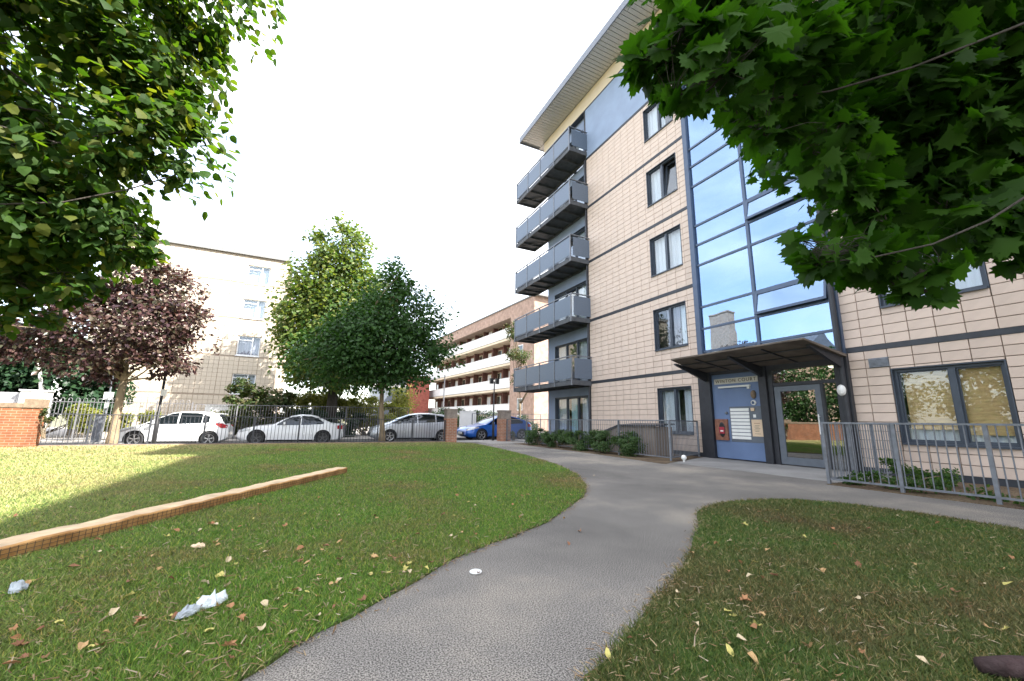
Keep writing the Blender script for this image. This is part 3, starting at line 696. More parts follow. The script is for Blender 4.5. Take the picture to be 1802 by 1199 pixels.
# canopy
def canz(x): return 2.70 + (XF-x)*.14
mb = MB(); xa = 9.88
mb.hexa([(xa, 5.28, canz(xa)+.02), (XF-.11, 5.28, canz(XF)+.02), (XF-.11, 9.5, canz(XF)+.02), (xa, 9.12, canz(xa)+.02), (xa, 5.28, canz(xa)+.06), (XF-.11, 5.28, canz(XF)+.09), (XF-.11, 9.5, canz(XF)+.09), (xa, 9.12, canz(xa)+.06)])
ca = obj('canopy', mb, mat('canopy_board', (.13, .105, .085), .8, var=.35, scale=2.5), A, label='flat dark canopy over the entrance')
for y in (5.40, 7.45, 9.30):
    mb = MB(); y0, y1 = y-.04, y+.04; xe = 10.25
    mb.hexa([(xe, y0, canz(xe)-.03), (XF-.1, y0, 2.42), (XF-.1, y1, 2.42), (xe, y1, canz(xe)-.03), (xe, y0, canz(xe)+.018), (XF-.1, y0, canz(XF)+.018), (XF-.1, y1, canz(XF)+.018), (xe, y1, canz(xe)+.018)]); obj('bracket', mb, M['steel'], ca)
for y in (6.4, 8.4):
    mb = MB(); mb.bar((10.1, y, canz(10.1)), (XF-.15, y, canz(XF-.15)), .04, .04); obj('purlin', mb, M['steel'], ca)
for x in (10.45, 11.05):
    mb = MB(); mb.bar((x, 5.45, canz(x)-.01), (x, 9.2, canz(x)-.01), .03, .03); obj('purlin', mb, M['steel'], ca)

# ================================================================== RAILINGS
def railing(name, label, cat, pts, h, spacing, post_every, m, mp=None, zf=lambda x, y: 0., bar_r=.008, hoop=None, base=.10, group=None, postw=.05, midrail=False):
    x0, y0 = pts[0]; t = thing(name, label, cat, (x0, y0, zf(x0, y0)), group); mp = mp or m
    bm_ = MB(); bm_.tube([(0, 0, 0), (0, 0, h-base-.03)], bar_r, 6); bme = mesh_of('bar', bm_, m)
    pb = MB(); pb.box(-postw/2, postw/2, -postw/2, postw/2, 0, h+.01); pme = mesh_of('post', pb, mp)
    hm = None
    if hoop:
        hb = MB(); r = spacing/2
        hb.tube([(0, 0, 0), (0, 0, h-base)] + [(r-r*math.cos(a), 0, h-base+r*math.sin(a)) for a in [math.pi*i/6 for i in range(1, 6)]] + [(2*r, 0, h-base), (2*r, 0, 0)], bar_r, 5); hm = mesh_of('hoop', hb, m)
    for (a, b) in zip(pts, pts[1:]):
        L_ = math.dist(a, b); ux, uy = (b[0]-a[0])/L_, (b[1]-a[1])/L_
        r = MB(); za, zb = zf(*a), zf(*b)
        hh = h-.015 if not hoop else h-.12
        r.bar((a[0], a[1], za+hh), (b[0], b[1], zb+hh), .04, .03); r.bar((a[0], a[1], za+base), (b[0], b[1], zb+base), .04, .03)
        obj('rail', r, m, t)
        n = max(1, round(L_/post_every))
        for i in range(n+1):
            if i == 0 and a != pts[0]: continue
            s = L_*i/n; inst('post', pme, (a[0]+ux*s, a[1]+uy*s, zf(a[0]+ux*s, a[1]+uy*s)-.02), t, rot=(0, 0, math.atan2(uy, ux)))
        nb = int(L_/spacing)
        for i in range(1, nb):
            s = L_*i/nb; p = (a[0]+ux*s, a[1]+uy*s)
            if hm:
                if i % 2 == 0: inst('hoop', hm, (p[0], p[1], zf(*p)+base), t, rot=(0, 0, math.atan2(uy, ux)))
            else: inst('bar', bme, (p[0], p[1], zf(*p)+base+.015), t)
    return t
railing('bar_railing', 'grey metal bar railing in front of the boarded window at right', 'railing', [(11.6, 4.62), (8.78, 4.55), (8.88, 2.46), (8.86, -3.7)], 1.13, .105, 1.04, M['galv'], bar_r=.009)
railing('bar_railing', 'grey metal bar railing behind the low hedge by the path', 'railing', [(11.6, 9.76), (9.42, 8.90), (9.42, 19.9)], 1.16, .105, 2.0, M['galv'], bar_r=.008)
railing('bar_railing', 'black bar railing along the far edge of the lawn in front of the parked cars', 'railing', [(-8.15, FA[1]), (5.95, FB[1]-.02)], 1.06, .125, 1.55, M['fenceblk'], bar_r=.009, base=.06)
railing('bar_railing', 'tall straight bar fence across the road behind the parked cars', 'fence', [(-5.3, 26.4), (5.6, 26.4)], 1.78, .13, 1.8, M['fencefar'], zf=lambda x, y: road_z(x)+.12, bar_r=.01)
railing('hoop_railing', 'hoop topped metal fence across the road at far left in front of hedge', 'fence', [(-11.2, 26.4), (-5.45, 26.4)], 1.9, .13, 1.6, M['fencefar'], zf=lambda x, y: road_z(x)+.12, bar_r=.012, hoop=True)
railing('bar_railing', 'low bar fence behind the blue car beside the pale building', 'fence', [(10.2, 27.2), (17.5, 27.2)], 1.5, .15, 1.8, M['galv'], zf=lambda x, y: road_z(x)+.12, bar_r=.01)
# dwarf kerb under the boundary railing
mb = MB(); d = (FB[0]-FA[0], FB[1]-FA[1]); mb.bar((FA[0]-.1, FA[1], -.08), (FB[0]-.05, FB[1], -.08), .16, .26)
tag(obj('kerb_edging', mb, mat('brick_edging', (.30, .21, .15), .9, var=.3, scale=5)), 'low brown edging under the black boundary railing', 'kerb')

# ================================================================== BRICK PIERS AND WALL
def pier(x, y, w, h, label, m, capm, zb=0.):
    t = thing('brick_pier', label, 'pier', (x, y, zb), 'gateway brick piers')
    mb = MB(); mb.box(x-w/2, x+w/2, y-w/2, y+w/2, zb-.3, zb+h*.72); obj('shaft', mb, m, t)
    mb = MB(); mb.box(x-w/2-.01, x+w/2+.01, y-w/2-.01, y+w/2+.01, zb+h*.72, zb+h*.76); mb.box(x-w/2+.005, x+w/2-.005, y-w/2+.005, y+w/2-.005, zb+h*.76, zb+h*.95); mb.box(x-w/2-.02, x+w/2+.02, y-w/2-.02, y+w/2+.02, zb+h*.95, zb+h); obj('cap', mb, capm, t)
pier(6.28, 19.75, .52, 1.60, 'brick gate pier left of the path, beside the silver car', M['brick'], M['cap'])
pier(9.42, 20.28, .56, 1.62, 'brick gate pier right of the path, in front of the blue car', M['brick'], M['cap'])
t = thing('brick_wall', 'orange brick wall end with stone cap at the far left of the lawn', 'wall', (-9.5, 18.55, 0))
wl = [on_ground(-70, 792), on_ground(36, 790)]
mb = MB(); x1 = wl[1][0]; mb.box(-15, x1, 18.35, 18.75, -.2, 1.22); obj('wall', mb, M['brickl'], t)
mb = MB(); mb.box(x1-.38, x1+.02, 18.32, 18.78, 1.22, 1.50); mb.box(-15, x1-.385, 18.33, 18.77, 1.22, 1.36); obj('cap', mb, M['capl'], t)

# ================================================================== LAWN BEAM, CRATE, LOG, LITTER
Ax, Ay, Bx, By = -2.75, 2.95, .77, 8.85
L_ = math.dist((Ax, Ay), (Bx, By)); ux, uy = (Bx-Ax)/L_, (By-Ay)/L_; nx, ny = -uy, ux
t = thing('timber_beam', 'long low weathered orange timber beam lying across the left lawn', 'beam', (Ax, Ay, 0))
side = MB(); top = MB(); n = 46; rr = random.Random(5); W_ = .23; H_ = .115; ring = []
for i in range(n+1):
    s = L_*i/n; cx, cy = Ax+ux*s, Ay+uy*s; hh = H_+rr.uniform(-.006, .006); e = rr.uniform(-.006, .006)
    if rr.random() < .2: hh -= .006
    ring.append([(cx+nx*e, cy+ny*e, -.02), (cx+nx*e, cy+ny*e, hh-.012), (cx+nx*(.014+e), cy+ny*(.014+e), hh), (cx+nx*W_, cy+ny*W_, hh+rr.uniform(-.004, .004)), (cx+nx*W_, cy+ny*W_, -.02)])
for i in range(n):
    a, b = ring[i], ring[i+1]
    side.add([a[0], b[0], b[1], a[1]], [(0, 1, 2, 3)]); side.add([a[1], b[1], b[2], a[2]], [(0, 1, 2, 3)]); side.add([a[3], b[3], b[4], a[4]], [(0, 1, 2, 3)])
    top.add([a[2], b[2], b[3], a[3]], [(0, 1, 2, 3)])
for r_ in (ring[0], ring[-1]): side.add(r_, [(0, 1, 2, 3, 4)])
obj('side', side, M['timber'], t); obj('top', top, M['timber_top'], t)
mb = MB()
for i in range(int(L_/.05)):
    s = i*.05; cx, cy = Ax+ux*s-nx*.010, Ay+uy*s-ny*.010; mb.bar((cx, cy, 0), (cx, cy, H_-.015), .0035)
for z in (.03, .06, .09): mb.bar((Ax-nx*.010, Ay-ny*.010, z), (Bx-nx*.010, By-ny*.010, z), .0035)
obj('netting', mb, M['netwire'], t, kind='stuff')

t = thing('timber_bin_store', 'dark weathered slatted timber bin store behind railing under the window', 'bin store', (10.2, 11, 0))
pm = MB(); pm.box(0, .025, -.058, .058, 0, 1); pme = mesh_of('plank', pm, M['plank'])
for i in range(13):
    y = 10.33+i*.125
    inst('plank', pme, (10.2, y, .02), t, scale=(1, 1, .93))
for i in range(6): inst('plank', pme, (10.28+i*.125, 10.24, .02), t, rot=(0, 0, rad(90)), scale=(1, 1, .93))
for i in range(10):
    y = 12.0+i*.125; inst('plank', pme, (10.2, y, .02), t, scale=(1, 1, .90-.035*i))
mb = MB(); mb.hexa([(10.12, 10.16, .96), (11.0, 10.16, 1.02), (11.0, 11.95, 1.02), (10.12, 11.95, .96), (10.12, 10.16, 1.0), (11.0, 10.16, 1.06), (11.0, 11.95, 1.06), (10.12, 11.95, 1.0)]); mb.hexa([(10.12, 11.96, .955), (11.0, 11.96, 1.0), (11.0, 13.3, .62), (10.12, 13.3, .58), (10.12, 11.96, .995), (11.0, 11.96, 1.04), (11.0, 13.3, .66), (10.12, 13.3, .62)]); obj('lid', mb, M['steel'], t)
mb = MB(); mb.box(10.23, 10.95, 10.28, 11.9, .02, .95); obj('inner_bin', mb, M['dark'], t)

mb = MB(); c = on_ground(1722, 1168, .06)
lp = [(c[0], c[1], .055), (c[0]+.09, c[1]-.07, .06), (c[0]+.2, c[1]-.14, .055), (c[0]+.36, c[1]-.22, .05), (c[0]+.6, c[1]-.36, .045)]
mb.tube(lp, [.028, .042, .05, .05, .042], 14); lo = obj('log', mb, M['hullw'], None, smooth=True)
tag(lo, 'dark reddish brown log end lying on the shaded lawn at bottom right', 'log')

def crumple(name, px, py, w, m, label, cat='litter', hh=.05):
    c = on_ground(px, py, .02); rr = random.Random(px)
    bm = bmesh.new(); bmesh.ops.create_icosphere(bm, subdivisions=3, radius=1); ph = [rr.uniform(0, 6) for _ in range(6)]
    for v in bm.verts:
        a_ = math.atan2(v.co.y, v.co.x); k = 1+.28*math.sin(2*a_+ph[0])+.2*math.sin(3*a_+ph[1])+.12*math.sin(7*a_+ph[2])+rr.uniform(-.09, .09)
        zz = v.co.z*hh*(.8+.5*math.sin(v.co.x*5+ph[3])*math.sin(v.co.y*6+ph[4])+rr.uniform(-.35, .35)); v.co = Vector((v.co.x*w*k, v.co.y*w*.6*k, max(-.01, zz)))
    me = bpy.data.meshes.new(name); bm.to_mesh(me); bm.free(); me.materials.append(m)
    o = bpy.data.objects.new(name, me); COL.objects.link(o); o.location = (c[0], c[1], .034); o.rotation_euler = (0, 0, rr.uniform(0, 3)); tag(o, label, cat, 'paper litter on the lawn'); return o
crumple('paper_litter', 372, 1067, .058, M['litterw'], 'crumpled pale blue-white paper, brightest litter on the left lawn')
crumple('paper_litter', 330, 1083, .062, M['litterg'], 'flat grey crumpled paper touching the brighter white litter', hh=.03)
crumple('paper_litter', 30, 1040, .065, M['litterg'], 'grey-green crumpled paper near the left edge below the beam', hh=.04)
crumple('paper_litter', 350, 964, .05, M['notice'], 'small pale scrap of litter on the lawn below the middle of the beam', hh=.02)
c = on_ground(837, 1008); mb = MB(); mb.lathe([(0, .0), (.042, .0), (.045, .006), (.04, .011), (0, .009)], (c[0], c[1], .002), 'z', 18)
tag(obj('plastic_lid', mb, M['whiteplastic'], None, smooth=True), 'small round white lid lying on the tarmac path', 'lid')

# ================================================================== CARS
def car(name, label, cx, cy, L, W, H, wb, fo, R, body, rimm, top, belt, sidewin, ws, rw, tails, heads, clr=.17, spoiler=None, plate_front=False, nspk=5, yaw=0.):
    """x runs from the nose (0) to the tail (L); nose points to -X in the world"""
    zr = road_z(cx)
    t = thing(name, label, 'car', (cx, cy, zr), 'cars parked along the road')
    t.rotation_euler = (0, 0, yaw)
    WOFF[t.name] = (0, 0, 0)
    tx = np.array([p[0] for p in top]); tz = np.array([p[1] for p in top])
    bx_ = np.array([p[0] for p in belt]); bz = np.array([p[1] for p in belt])
    def zt(x): return float(np.interp(x, tx, tz))
    def zb_(x): return clr + .13*max(0, (.35-x)/.35)**2 + .16*max(0, (x-(L-.4))/.4)**2
    def hw(x):
        a = min(1, max(0, x/.75)); b = min(1, max(0, (L-x)/.65))
        return W/2*(1-.24*(1-a)**2.2)*(1-.16*(1-b)**2.2)
    def section(x):
        h = hw(x); top_ = zt(x); lo = zb_(x); sh = min(float(np.interp(x, bx_, bz)), top_-.05)
        sh = max(sh, lo+.12)
        zr_ = max(top_-.045, sh+.004)
        yr = min(.965*h, .985*h-.42*(zr_-sh)) if zr_-sh > .02 else .90*h
        mid = lo+(sh-lo)*.55
        return [(0, lo), (.86*h, lo), (.965*h, lo+.07), (1.0*h, mid-.06), (.992*h, mid+.02), (.985*h, sh), ((.985*h+yr)/2+.012*(zr_-sh > .1), (sh+zr_)/2), (yr, zr_), (.62*yr, max(top_-.008, zr_)), (0, max(top_, zr_+.002))]
    def side_y(x, z):
        s = section(x)[1:8]; zs = [p[1] for p in s]; ys = [p[0] for p in s]
        return float(np.interp(z, zs, ys))
    def top_z(x, y):
        s = section(x)[7:]; s = s[::-1]; return float(np.interp(abs(y), [p[0] for p in s], [p[1] for p in s]))
    W2 = lambda x, y, z: (x-L/2, y, z)
    xs = np.unique(np.concatenate([np.linspace(0, .5, 9), np.linspace(.5, L-.5, 34), np.linspace(L-.5, L, 9), tx[(tx > 0) & (tx < L)]]))
    mb = MB(); ns = 18
    for x in xs:
        s = section(x); ringp = [(s[i][0], s[i][1]) for i in range(10)] + [(-s[i][0], s[i][1]) for i in range(8, 0, -1)]
        mb.v += [W2(x, y, z) for y, z in ringp]
    for i in range(len(xs)-1):
        for k in range(ns):
            k2 = (k+1) % ns; mb.f.append((i*ns+k, i*ns+k2, (i+1)*ns+k2, (i+1)*ns+k))
    mb.f.append(tuple(range(ns))[::-1]); mb.f.append(tuple((len(xs)-1)*ns+k for k in range(ns)))
    me = mesh_of('body', mb, body, True)
    tmp = bpy.data.objects.new('tmp_body', me); COL.objects.link(tmp)
    cut_ = MB(); wx = [fo, fo+wb]
    for x in wx:
        for sgn in (-1, 1):
            c_ = MB(); yy = sgn*(W/2-.27)
            prof = [(0, 0), (R+.045, 0), (R+.045, .6*sgn), (0, .6*sgn)]
            c_.lathe(prof, W2(x, yy, R), 'y', 26); cut_.add(c_.v, c_.f)
    cm_ = mesh_of('cutter', cut_, M['black'])
    bm = bmesh.new(); bm.from_mesh(cm_); bmesh.ops.remove_doubles(bm, verts=bm.verts, dist=1e-5); bmesh.ops.recalc_face_normals(bm, faces=bm.faces); bm.to_mesh(cm_); bm.free()
    bm = bmesh.new(); bm.from_mesh(me); bmesh.ops.recalc_face_normals(bm, faces=bm.faces); bm.to_mesh(me); bm.free()
    co = bpy.data.objects.new('tmp_cut', cm_); COL.objects.link(co)
    md = tmp.modifiers.new('b', 'BOOLEAN'); md.operation = 'DIFFERENCE'; md.object = co; md.solver = 'EXACT'
    try: md.material_mode = 'TRANSFER'
    except Exception: pass
    bpy.context.view_layer.update()
    me2 = bpy.data.meshes.new_from_object(tmp.evaluated_get(bpy.context.evaluated_depsgraph_get()))
    bpy.data.objects.remove(tmp); bpy.data.objects.remove(co)
    me2.name = 'body'
    try: me2.set_sharp_from_angle(angle=rad(38))
    except Exception: pass
    bo = bpy.data.objects.new('body', me2); COL.objects.link(bo); bo.parent = t; WOFF[bo.name] = (0, 0, 0)
    # side glass
    def sidestrip(st, off):
        res = []
        for sgn in (-1, 1):
            g_ = MB(); nz_ = 4
            for (x, a, b) in st:
                for j in range(nz_+1):
                    z = a+(b-a)*j/nz_; g_.v.append(W2(x, sgn*(side_y(x, z)+off), z))
            for i in range(len(st)-1):
                for j in range(nz_):
                    q = (i*(nz_+1)+j, (i+1)*(nz_+1)+j, (i+1)*(nz_+1)+j+1, i*(nz_+1)+j+1)
                    g_.f.append(q if sgn < 0 else q[::-1])
            res.append(g_)
        return res
    def dens(st, n=5):
        o = []
        for a, b in zip(st, st[1:]):
            for k in range(n): o.append(tuple(a[i]+(b[i]-a[i])*k/n for i in range(3)))
        return o+[st[-1]]
    for st in sidewin:
        for g_ in sidestrip(dens(st), .006): obj('side_window', g_, M['carglass'], t, smooth=True)
    allx = [p[0] for st in sidewin for p in st]
    # dark surround behind the glass
    for (x0, x1, nm) in ((ws[0], ws[1], 'windscreen'), (rw[0], rw[1], 'rear_window')):
        g_ = MB(); n_ = 8; m_ = 8
        for i in range(n_+1):
            x = x0+(x1-x0)*i/n_; yr = section(x)[7][0]*.93
            for j in range(m_+1):
                y = -yr+2*yr*j/m_; g_.v.append(W2(x, y, top_z(x, y)+.008))
        for i in range(n_):
            for j in range(m_): g_.f.append((i*(m_+1)+j, (i+1)*(m_+1)+j, (i+1)*(m_+1)+j+1, i*(m_+1)+j+1))
        obj(nm, g_, M['carglass'], t, smooth=True)
    for st in tails:
        for g_ in sidestrip(dens(st, 3), .008): obj('tail_light', g_, M['tail'], t, smooth=True)
    for st in heads:
        for g_ in sidestrip(dens(st, 3), .008): obj('headlight', g_, M['head'], t, smooth=True)
    # bumpers trim, grille, sill
    for g_ in sidestrip(dens([(fo+R+.1, clr+.005, clr+.06), (fo+wb-R-.1, clr+.005, clr+.06)], 6), .006): obj('sill_trim', g_, M['black'], t)
    g_ = MB(); g_.bar(W2(-.012, -.5*hw(.02)*2*.62, .38), W2(-.012, .5*hw(.02)*2*.62, .38), .03, .16); obj('grille', g_, M['black'], t)
    if plate_front:
        g_ = MB(); yy = .26; g_.bar(W2(-.035, -yy, .42), W2(-.035, yy, .42), .02, .11); obj('number_plate', g_, M['plate'], t)
    # shut lines, handles
    for x in (ws[1]-.28, (ws[1]+rw[0])/2+.02, rw[0]-.28):
        zbl = float(np.interp(x, bx_, bz))
        if x > fo+wb-R-.12: continue
        for g_ in sidestrip([(x, clr+.1, zbl-.01), (x+.012, clr+.1, zbl-.01)], .004): obj('door_gap', g_, M['black'], t)
    for x in (ws[1]+.45, ws[1]+1.35):
        if x > fo+wb-.15: continue
        zbl = float(np.interp(x, bx_, bz))-.11
        for sgn in (-1, 1):
            g_ = MB(); g_.bar(W2(x, sgn*(side_y(x, zbl)+.015), zbl), W2(x+.17, sgn*(side_y(x+.17, zbl)+.015), zbl+.005), .02, .025); obj('door_handle', g_, body, t)
    xm = sidewin[0][0][0]+.22; zm = float(np.interp(xm, bx_, bz))+.05
    for sgn in (-1, 1):
        g_ = MB(); yy = side_y(xm, zm-.03)
        g_.hexa([W2(xm, sgn*(yy+.03), zm-.02), W2(xm+.10, sgn*(yy+.02), zm-.02), W2(xm+.12, sgn*(yy+.19), zm), W2(xm+.05, sgn*(yy+.20), zm), W2(xm+.01, sgn*(yy+.04), zm+.08), W2(xm+.1, sgn*(yy+.03), zm+.09), W2(xm+.12, sgn*(yy+.19), zm+.12), W2(xm+.05, sgn*(yy+.20), zm+.11)]); obj('mirror', g_, body, t, fixn=True)
    if spoiler:
        x, z, lx = spoiler; yr = section(x-.03)[7][0]*.95 if x < L else W*.36
        g_ = MB(); g_.hexa([W2(x-lx, -yr, z-.02), W2(x, -yr*.97, z-.035), W2(x, yr*.97, z-.035), W2(x-lx, yr, z-.02), W2(x-lx, -yr, z+.01), W2(x, -yr*.97, z+.0), W2(x, yr*.97, z+.0), W2(x-lx, yr, z+.01)]); obj('spoiler', g_, body, t)
    # wheels
    for x in wx:
        for sgn in (-1, 1):
            yo = sgn*(W/2-.015); yi = sgn*(W/2-.215); c0 = W2(x, 0, R)
            g_ = MB(); g_.lathe([(R*.66, yi), (R*.93, yi), (R, yi+(yo-yi)*.15), (R, yi+(yo-yi)*.85), (R*.93, yo), (R*.67, yo), (R*.66, yo-sgn*.02)], c0, 'y', 32); wl_ = obj('wheel', g_, M['tyre'], t, smooth=True)
            g_ = MB(); g_.lathe([(R*.67, yo-sgn*.004), (R*.60, yo-sgn*.012), (R*.595, yo-sgn*.06)], c0, 'y', 28)
            g_.lathe([(0, yo-sgn*.012), (R*.15, yo-sgn*.014), (R*.17, yo-sgn*.05)], c0, 'y', 14)
            for k in range(nspk):
                for dk in (-.13, .13):
                    a = 2*math.pi*k/nspk+.3; a1 = a+dk
                    p0 = (c0[0]+math.cos(a)*R*.13, yo-sgn*.025, c0[2]+math.sin(a)*R*.13); p1 = (c0[0]+math.cos(a1)*R*.63, yo-sgn*.022, c0[2]+math.sin(a1)*R*.63)
                    g_.bar(p0, p1, .03, .022)
            obj('rim', g_, rimm, wl_)
            g_ = MB(); g_.lathe([(0, yo-sgn*.07), (R*.6, yo-sgn*.07)], c0, 'y', 20); obj('brake_disc', g_, M['black'], wl_)
    return t
# small white hatchback
hatch = car('parked_car', 'white hatchback with black rear window, leftmost of the parked cars', -5.15, 23.0, 3.98, 1.70, 1.50, 2.51, .80, .315, M['carwhite'], M['rim'],
    [(0, .50), (.06, .62), (.25, .74), (.70, .88), (1.0, .96), (1.5, 1.24), (1.85, 1.42), (2.2, 1.49), (2.7, 1.50), (3.2, 1.46), (3.55, 1.40), (3.72, 1.14), (3.86, .95), (3.95, .86), (3.98, .55)],
    [(0, .55), (.5, .74), (1.0, .88), (2.0, .93), (3.0, 1.0), (3.6, 1.04), (3.98, .8)],
    [[(1.08, .915, .93), (1.5, .925, 1.18), (1.88, .935, 1.37), (2.13, .94, 1.42)], [(2.19, .945, 1.425), (2.8, .985, 1.42), (2.98, .99, 1.38)], [(3.02, .99, 1.37), (3.25, 1.03, 1.28)]],
    (1.03, 1.83), (3.55, 3.84), [[(3.50, .93, 1.00), (3.72, .78, .99), (3.93, .80, .90)]], [[(.08, .52, .60), (.35, .60, .72), (.75, .74, .80)]], spoiler=(3.68, 1.42, .22))
def copy_tree(o, parent=None):
    c = o.copy(); COL.objects.link(c)
    if parent: c.parent = parent
    for ch in list(o.children): copy_tree(ch, c)
    return c
h2 = copy_tree(hatch); h2.location = (-15.0, 23.0, road_z(-15.0)); h2['label'] = 'white hatchback mirrored in the entrance door glass, parked beyond the left edge'
# white saloon/coupe
car('parked_car', 'low white saloon with dark wheels, second car from the left', -.62, 22.85, 4.42, 1.78, 1.41, 2.72, .79, .325, M['carwhite'], M['rimd'],
    [(0, .52), (.05, .62), (.25, .74), (.8, .87), (1.35, .93), (1.75, 1.17), (2.1, 1.34), (2.5, 1.405), (2.9, 1.40), (3.25, 1.33), (3.6, 1.17), (3.9, 1.03), (4.1, 1.00), (4.3, .985), (4.39, .92), (4.42, .58)],
    [(0, .55), (.5, .74), (1.3, .86), (2.4, .90), (3.6, .96), (4.2, .93), (4.42, .8)],
    [[(1.55, .885, .93), (1.85, .89, 1.15), (2.15, .895, 1.28), (2.47, .90, 1.325)], [(2.54, .905, 1.33), (2.95, .925, 1.315), (3.25, .945, 1.22), (3.5, .96, 1.05)]],
    (1.40, 2.06), (3.28, 3.86), [[(4.12, .74, .90), (4.30, .72, .92), (4.41, .74, .88)]], [[(.06, .55, .66), (.3, .60, .72), (.55, .66, .74)]], spoiler=(4.40, .985, .2))
# silver mpv
car('parked_car', 'silver people carrier behind the street maple trunk, third car from left', 5.2, 23.1, 4.55, 1.77, 1.55, 2.78, .92, .32, M['carsilver'], M['rim'],
    [(0, .52), (.05, .64), (.22, .78), (.6, .92), (.95, 1.02), (1.5, 1.30), (1.95, 1.46), (2.5, 1.54), (3.1, 1.55), (3.7, 1.50), (4.1, 1.42), (4.3, 1.20), (4.45, 1.0), (4.52, .9), (4.55, .55)],
    [(0, .58), (.5, .80), (1.1, .93), (2.4, 1.0), (3.6, 1.07), (4.2, 1.12), (4.55, .85)],
    [[(1.05, .95, .98), (1.4, .96, 1.17), (1.9, .98, 1.385), (2.3, .995, 1.45)], [(2.36, 1.0, 1.455), (3.0, 1.035, 1.46), (3.3, 1.05, 1.44)], [(3.35, 1.055, 1.43), (3.7, 1.08, 1.38), (4.0, 1.14, 1.28)]],
    (1.0, 1.92), (4.08, 4.40), [[(4.15, .92, 1.12), (4.35, .86, 1.02), (4.5, .84, .94)]], [[(.06, .58, .68), (.35, .66, .80), (.75, .84, .93)]], spoiler=(4.25, 1.44, .22))
# blue hatch
car('parked_car', 'bright blue car seen through the gateway, rightmost of the parked cars', 10.25, 23.4, 4.45, 1.78, 1.46, 2.7, .95, .325, M['carblue'], M['rim'],
    [(0, .50), (.05, .62), (.25, .75), (.8, .88), (1.2, .95), (1.7, 1.22), (2.1, 1.40), (2.5, 1.46), (3.0, 1.45), (3.5, 1.36), (3.95, 1.20), (4.25, 1.08), (4.38, 1.02), (4.45, .55)],
    [(0, .55), (.5, .74), (1.3, .88), (2.4, .93), (3.6, 1.0), (4.2, 1.0), (4.45, .8)],
    [[(1.35, .90, .93), (1.75, .91, 1.18), (2.1, .92, 1.34), (2.42, .925, 1.385)], [(2.49, .93, 1.39), (3.0, .96, 1.37), (3.4, .985, 1.27), (3.7, 1.0, 1.13)]],
    (1.25, 2.06), (3.55, 4.2), [[(4.05, .80, .98), (4.3, .80, .98), (4.44, .82, .94)]], [[(.05, .54, .66), (.3, .60, .74), (.75, .70, .78)]], plate_front=True, nspk=5, spoiler=(4.36, 1.06, .18), yaw=rad(4))

# ================================================================== VEGETATION
def frames(nrm, rng):
    n = nrm/np.linalg.norm(nrm, axis=1)[:, None]
    a = rng.normal(size=n.shape); a -= (a*n).sum(1)[:, None]*n; a /= np.linalg.norm(a, axis=1)[:, None]
    return a, np.cross(n, a), n
def leaf_mesh(name, P, nrm, size, templ, m, rng, axis=None):
    """one mesh of many leaves: templ = (verts Vx3, tris Tx3)"""
    V, T = np.array(templ[0], float), np.array(templ[1], int); n = len(P)
    a, b, c = frames(nrm, rng)
    if axis is not None:
        a = axis-(axis*c).sum(1)[:, None]*c; a /= np.linalg.norm(a, axis=1)[:, None]+1e-9; b = np.cross(c, a)
    co = P[:, None, :] + size[:, None, None]*(V[None, :, 0:1]*a[:, None, :]+V[None, :, 1:2]*b[:, None, :]+V[None, :, 2:3]*c[:, None, :])
    co = co.reshape(-1, 3); idx = (T[None]+(np.arange(n)*len(V))[:, None, None]).reshape(-1)
    me = bpy.data.meshes.new(name); nt_ = len(idx)//3
    me.vertices.add(len(co)); me.vertices.foreach_set('co', co.ravel())
    me.loops.add(len(idx)); me.loops.foreach_set('vertex_index', idx.astype(np.int32))
    me.polygons.add(nt_); me.polygons.foreach_set('loop_start', np.arange(0, nt_*3, 3, dtype=np.int32))
    me.update(calc_edges=True)
    at = me.attributes.new('rnd', 'FLOAT', 'POINT'); at.data.foreach_set('value', np.repeat(rng.random(n), len(V)).astype(np.float32))
    me.materials.append(m); return me, (a, b, c)
Q = ([(0, 0, 0), (.5, -.32, .05), (1, 0, -.08), (.5, .32, .05)], [(0, 1, 2), (0, 2, 3)])
LIME = ([(0, 0, 0), (.12, -.36, .02), (.5, -.44, .0), (.85, -.2, -.05), (1.08, 0, -.12), (.85, .2, -.05), (.5, .44, .0), (.12, .36, .02), (.5, 0, .06)], [(0, 1, 8), (1, 2, 8), (2, 3, 8), (3, 4, 8), (4, 5, 8), (5, 6, 8), (6, 7, 8), (7, 0, 8)])
_ml = [(0, 0), (.02, -.22), (-.12, -.48), (.16, -.40), (.22, -.62), (.42, -.42), (.72, -.50), (.66, -.26), (.92, -.20), (.86, -.09), (1.10, 0)]
_ml = _ml + [(x, -y) for x, y in _ml[-2:0:-1]]
MAPLE = ([(x, y, -.10*(x-.4)**2-.06*abs(y)) for x, y in _ml] + [(.32, 0, .05)], [(i, (i+1) % len(_ml), len(_ml)) for i in range(len(_ml))])

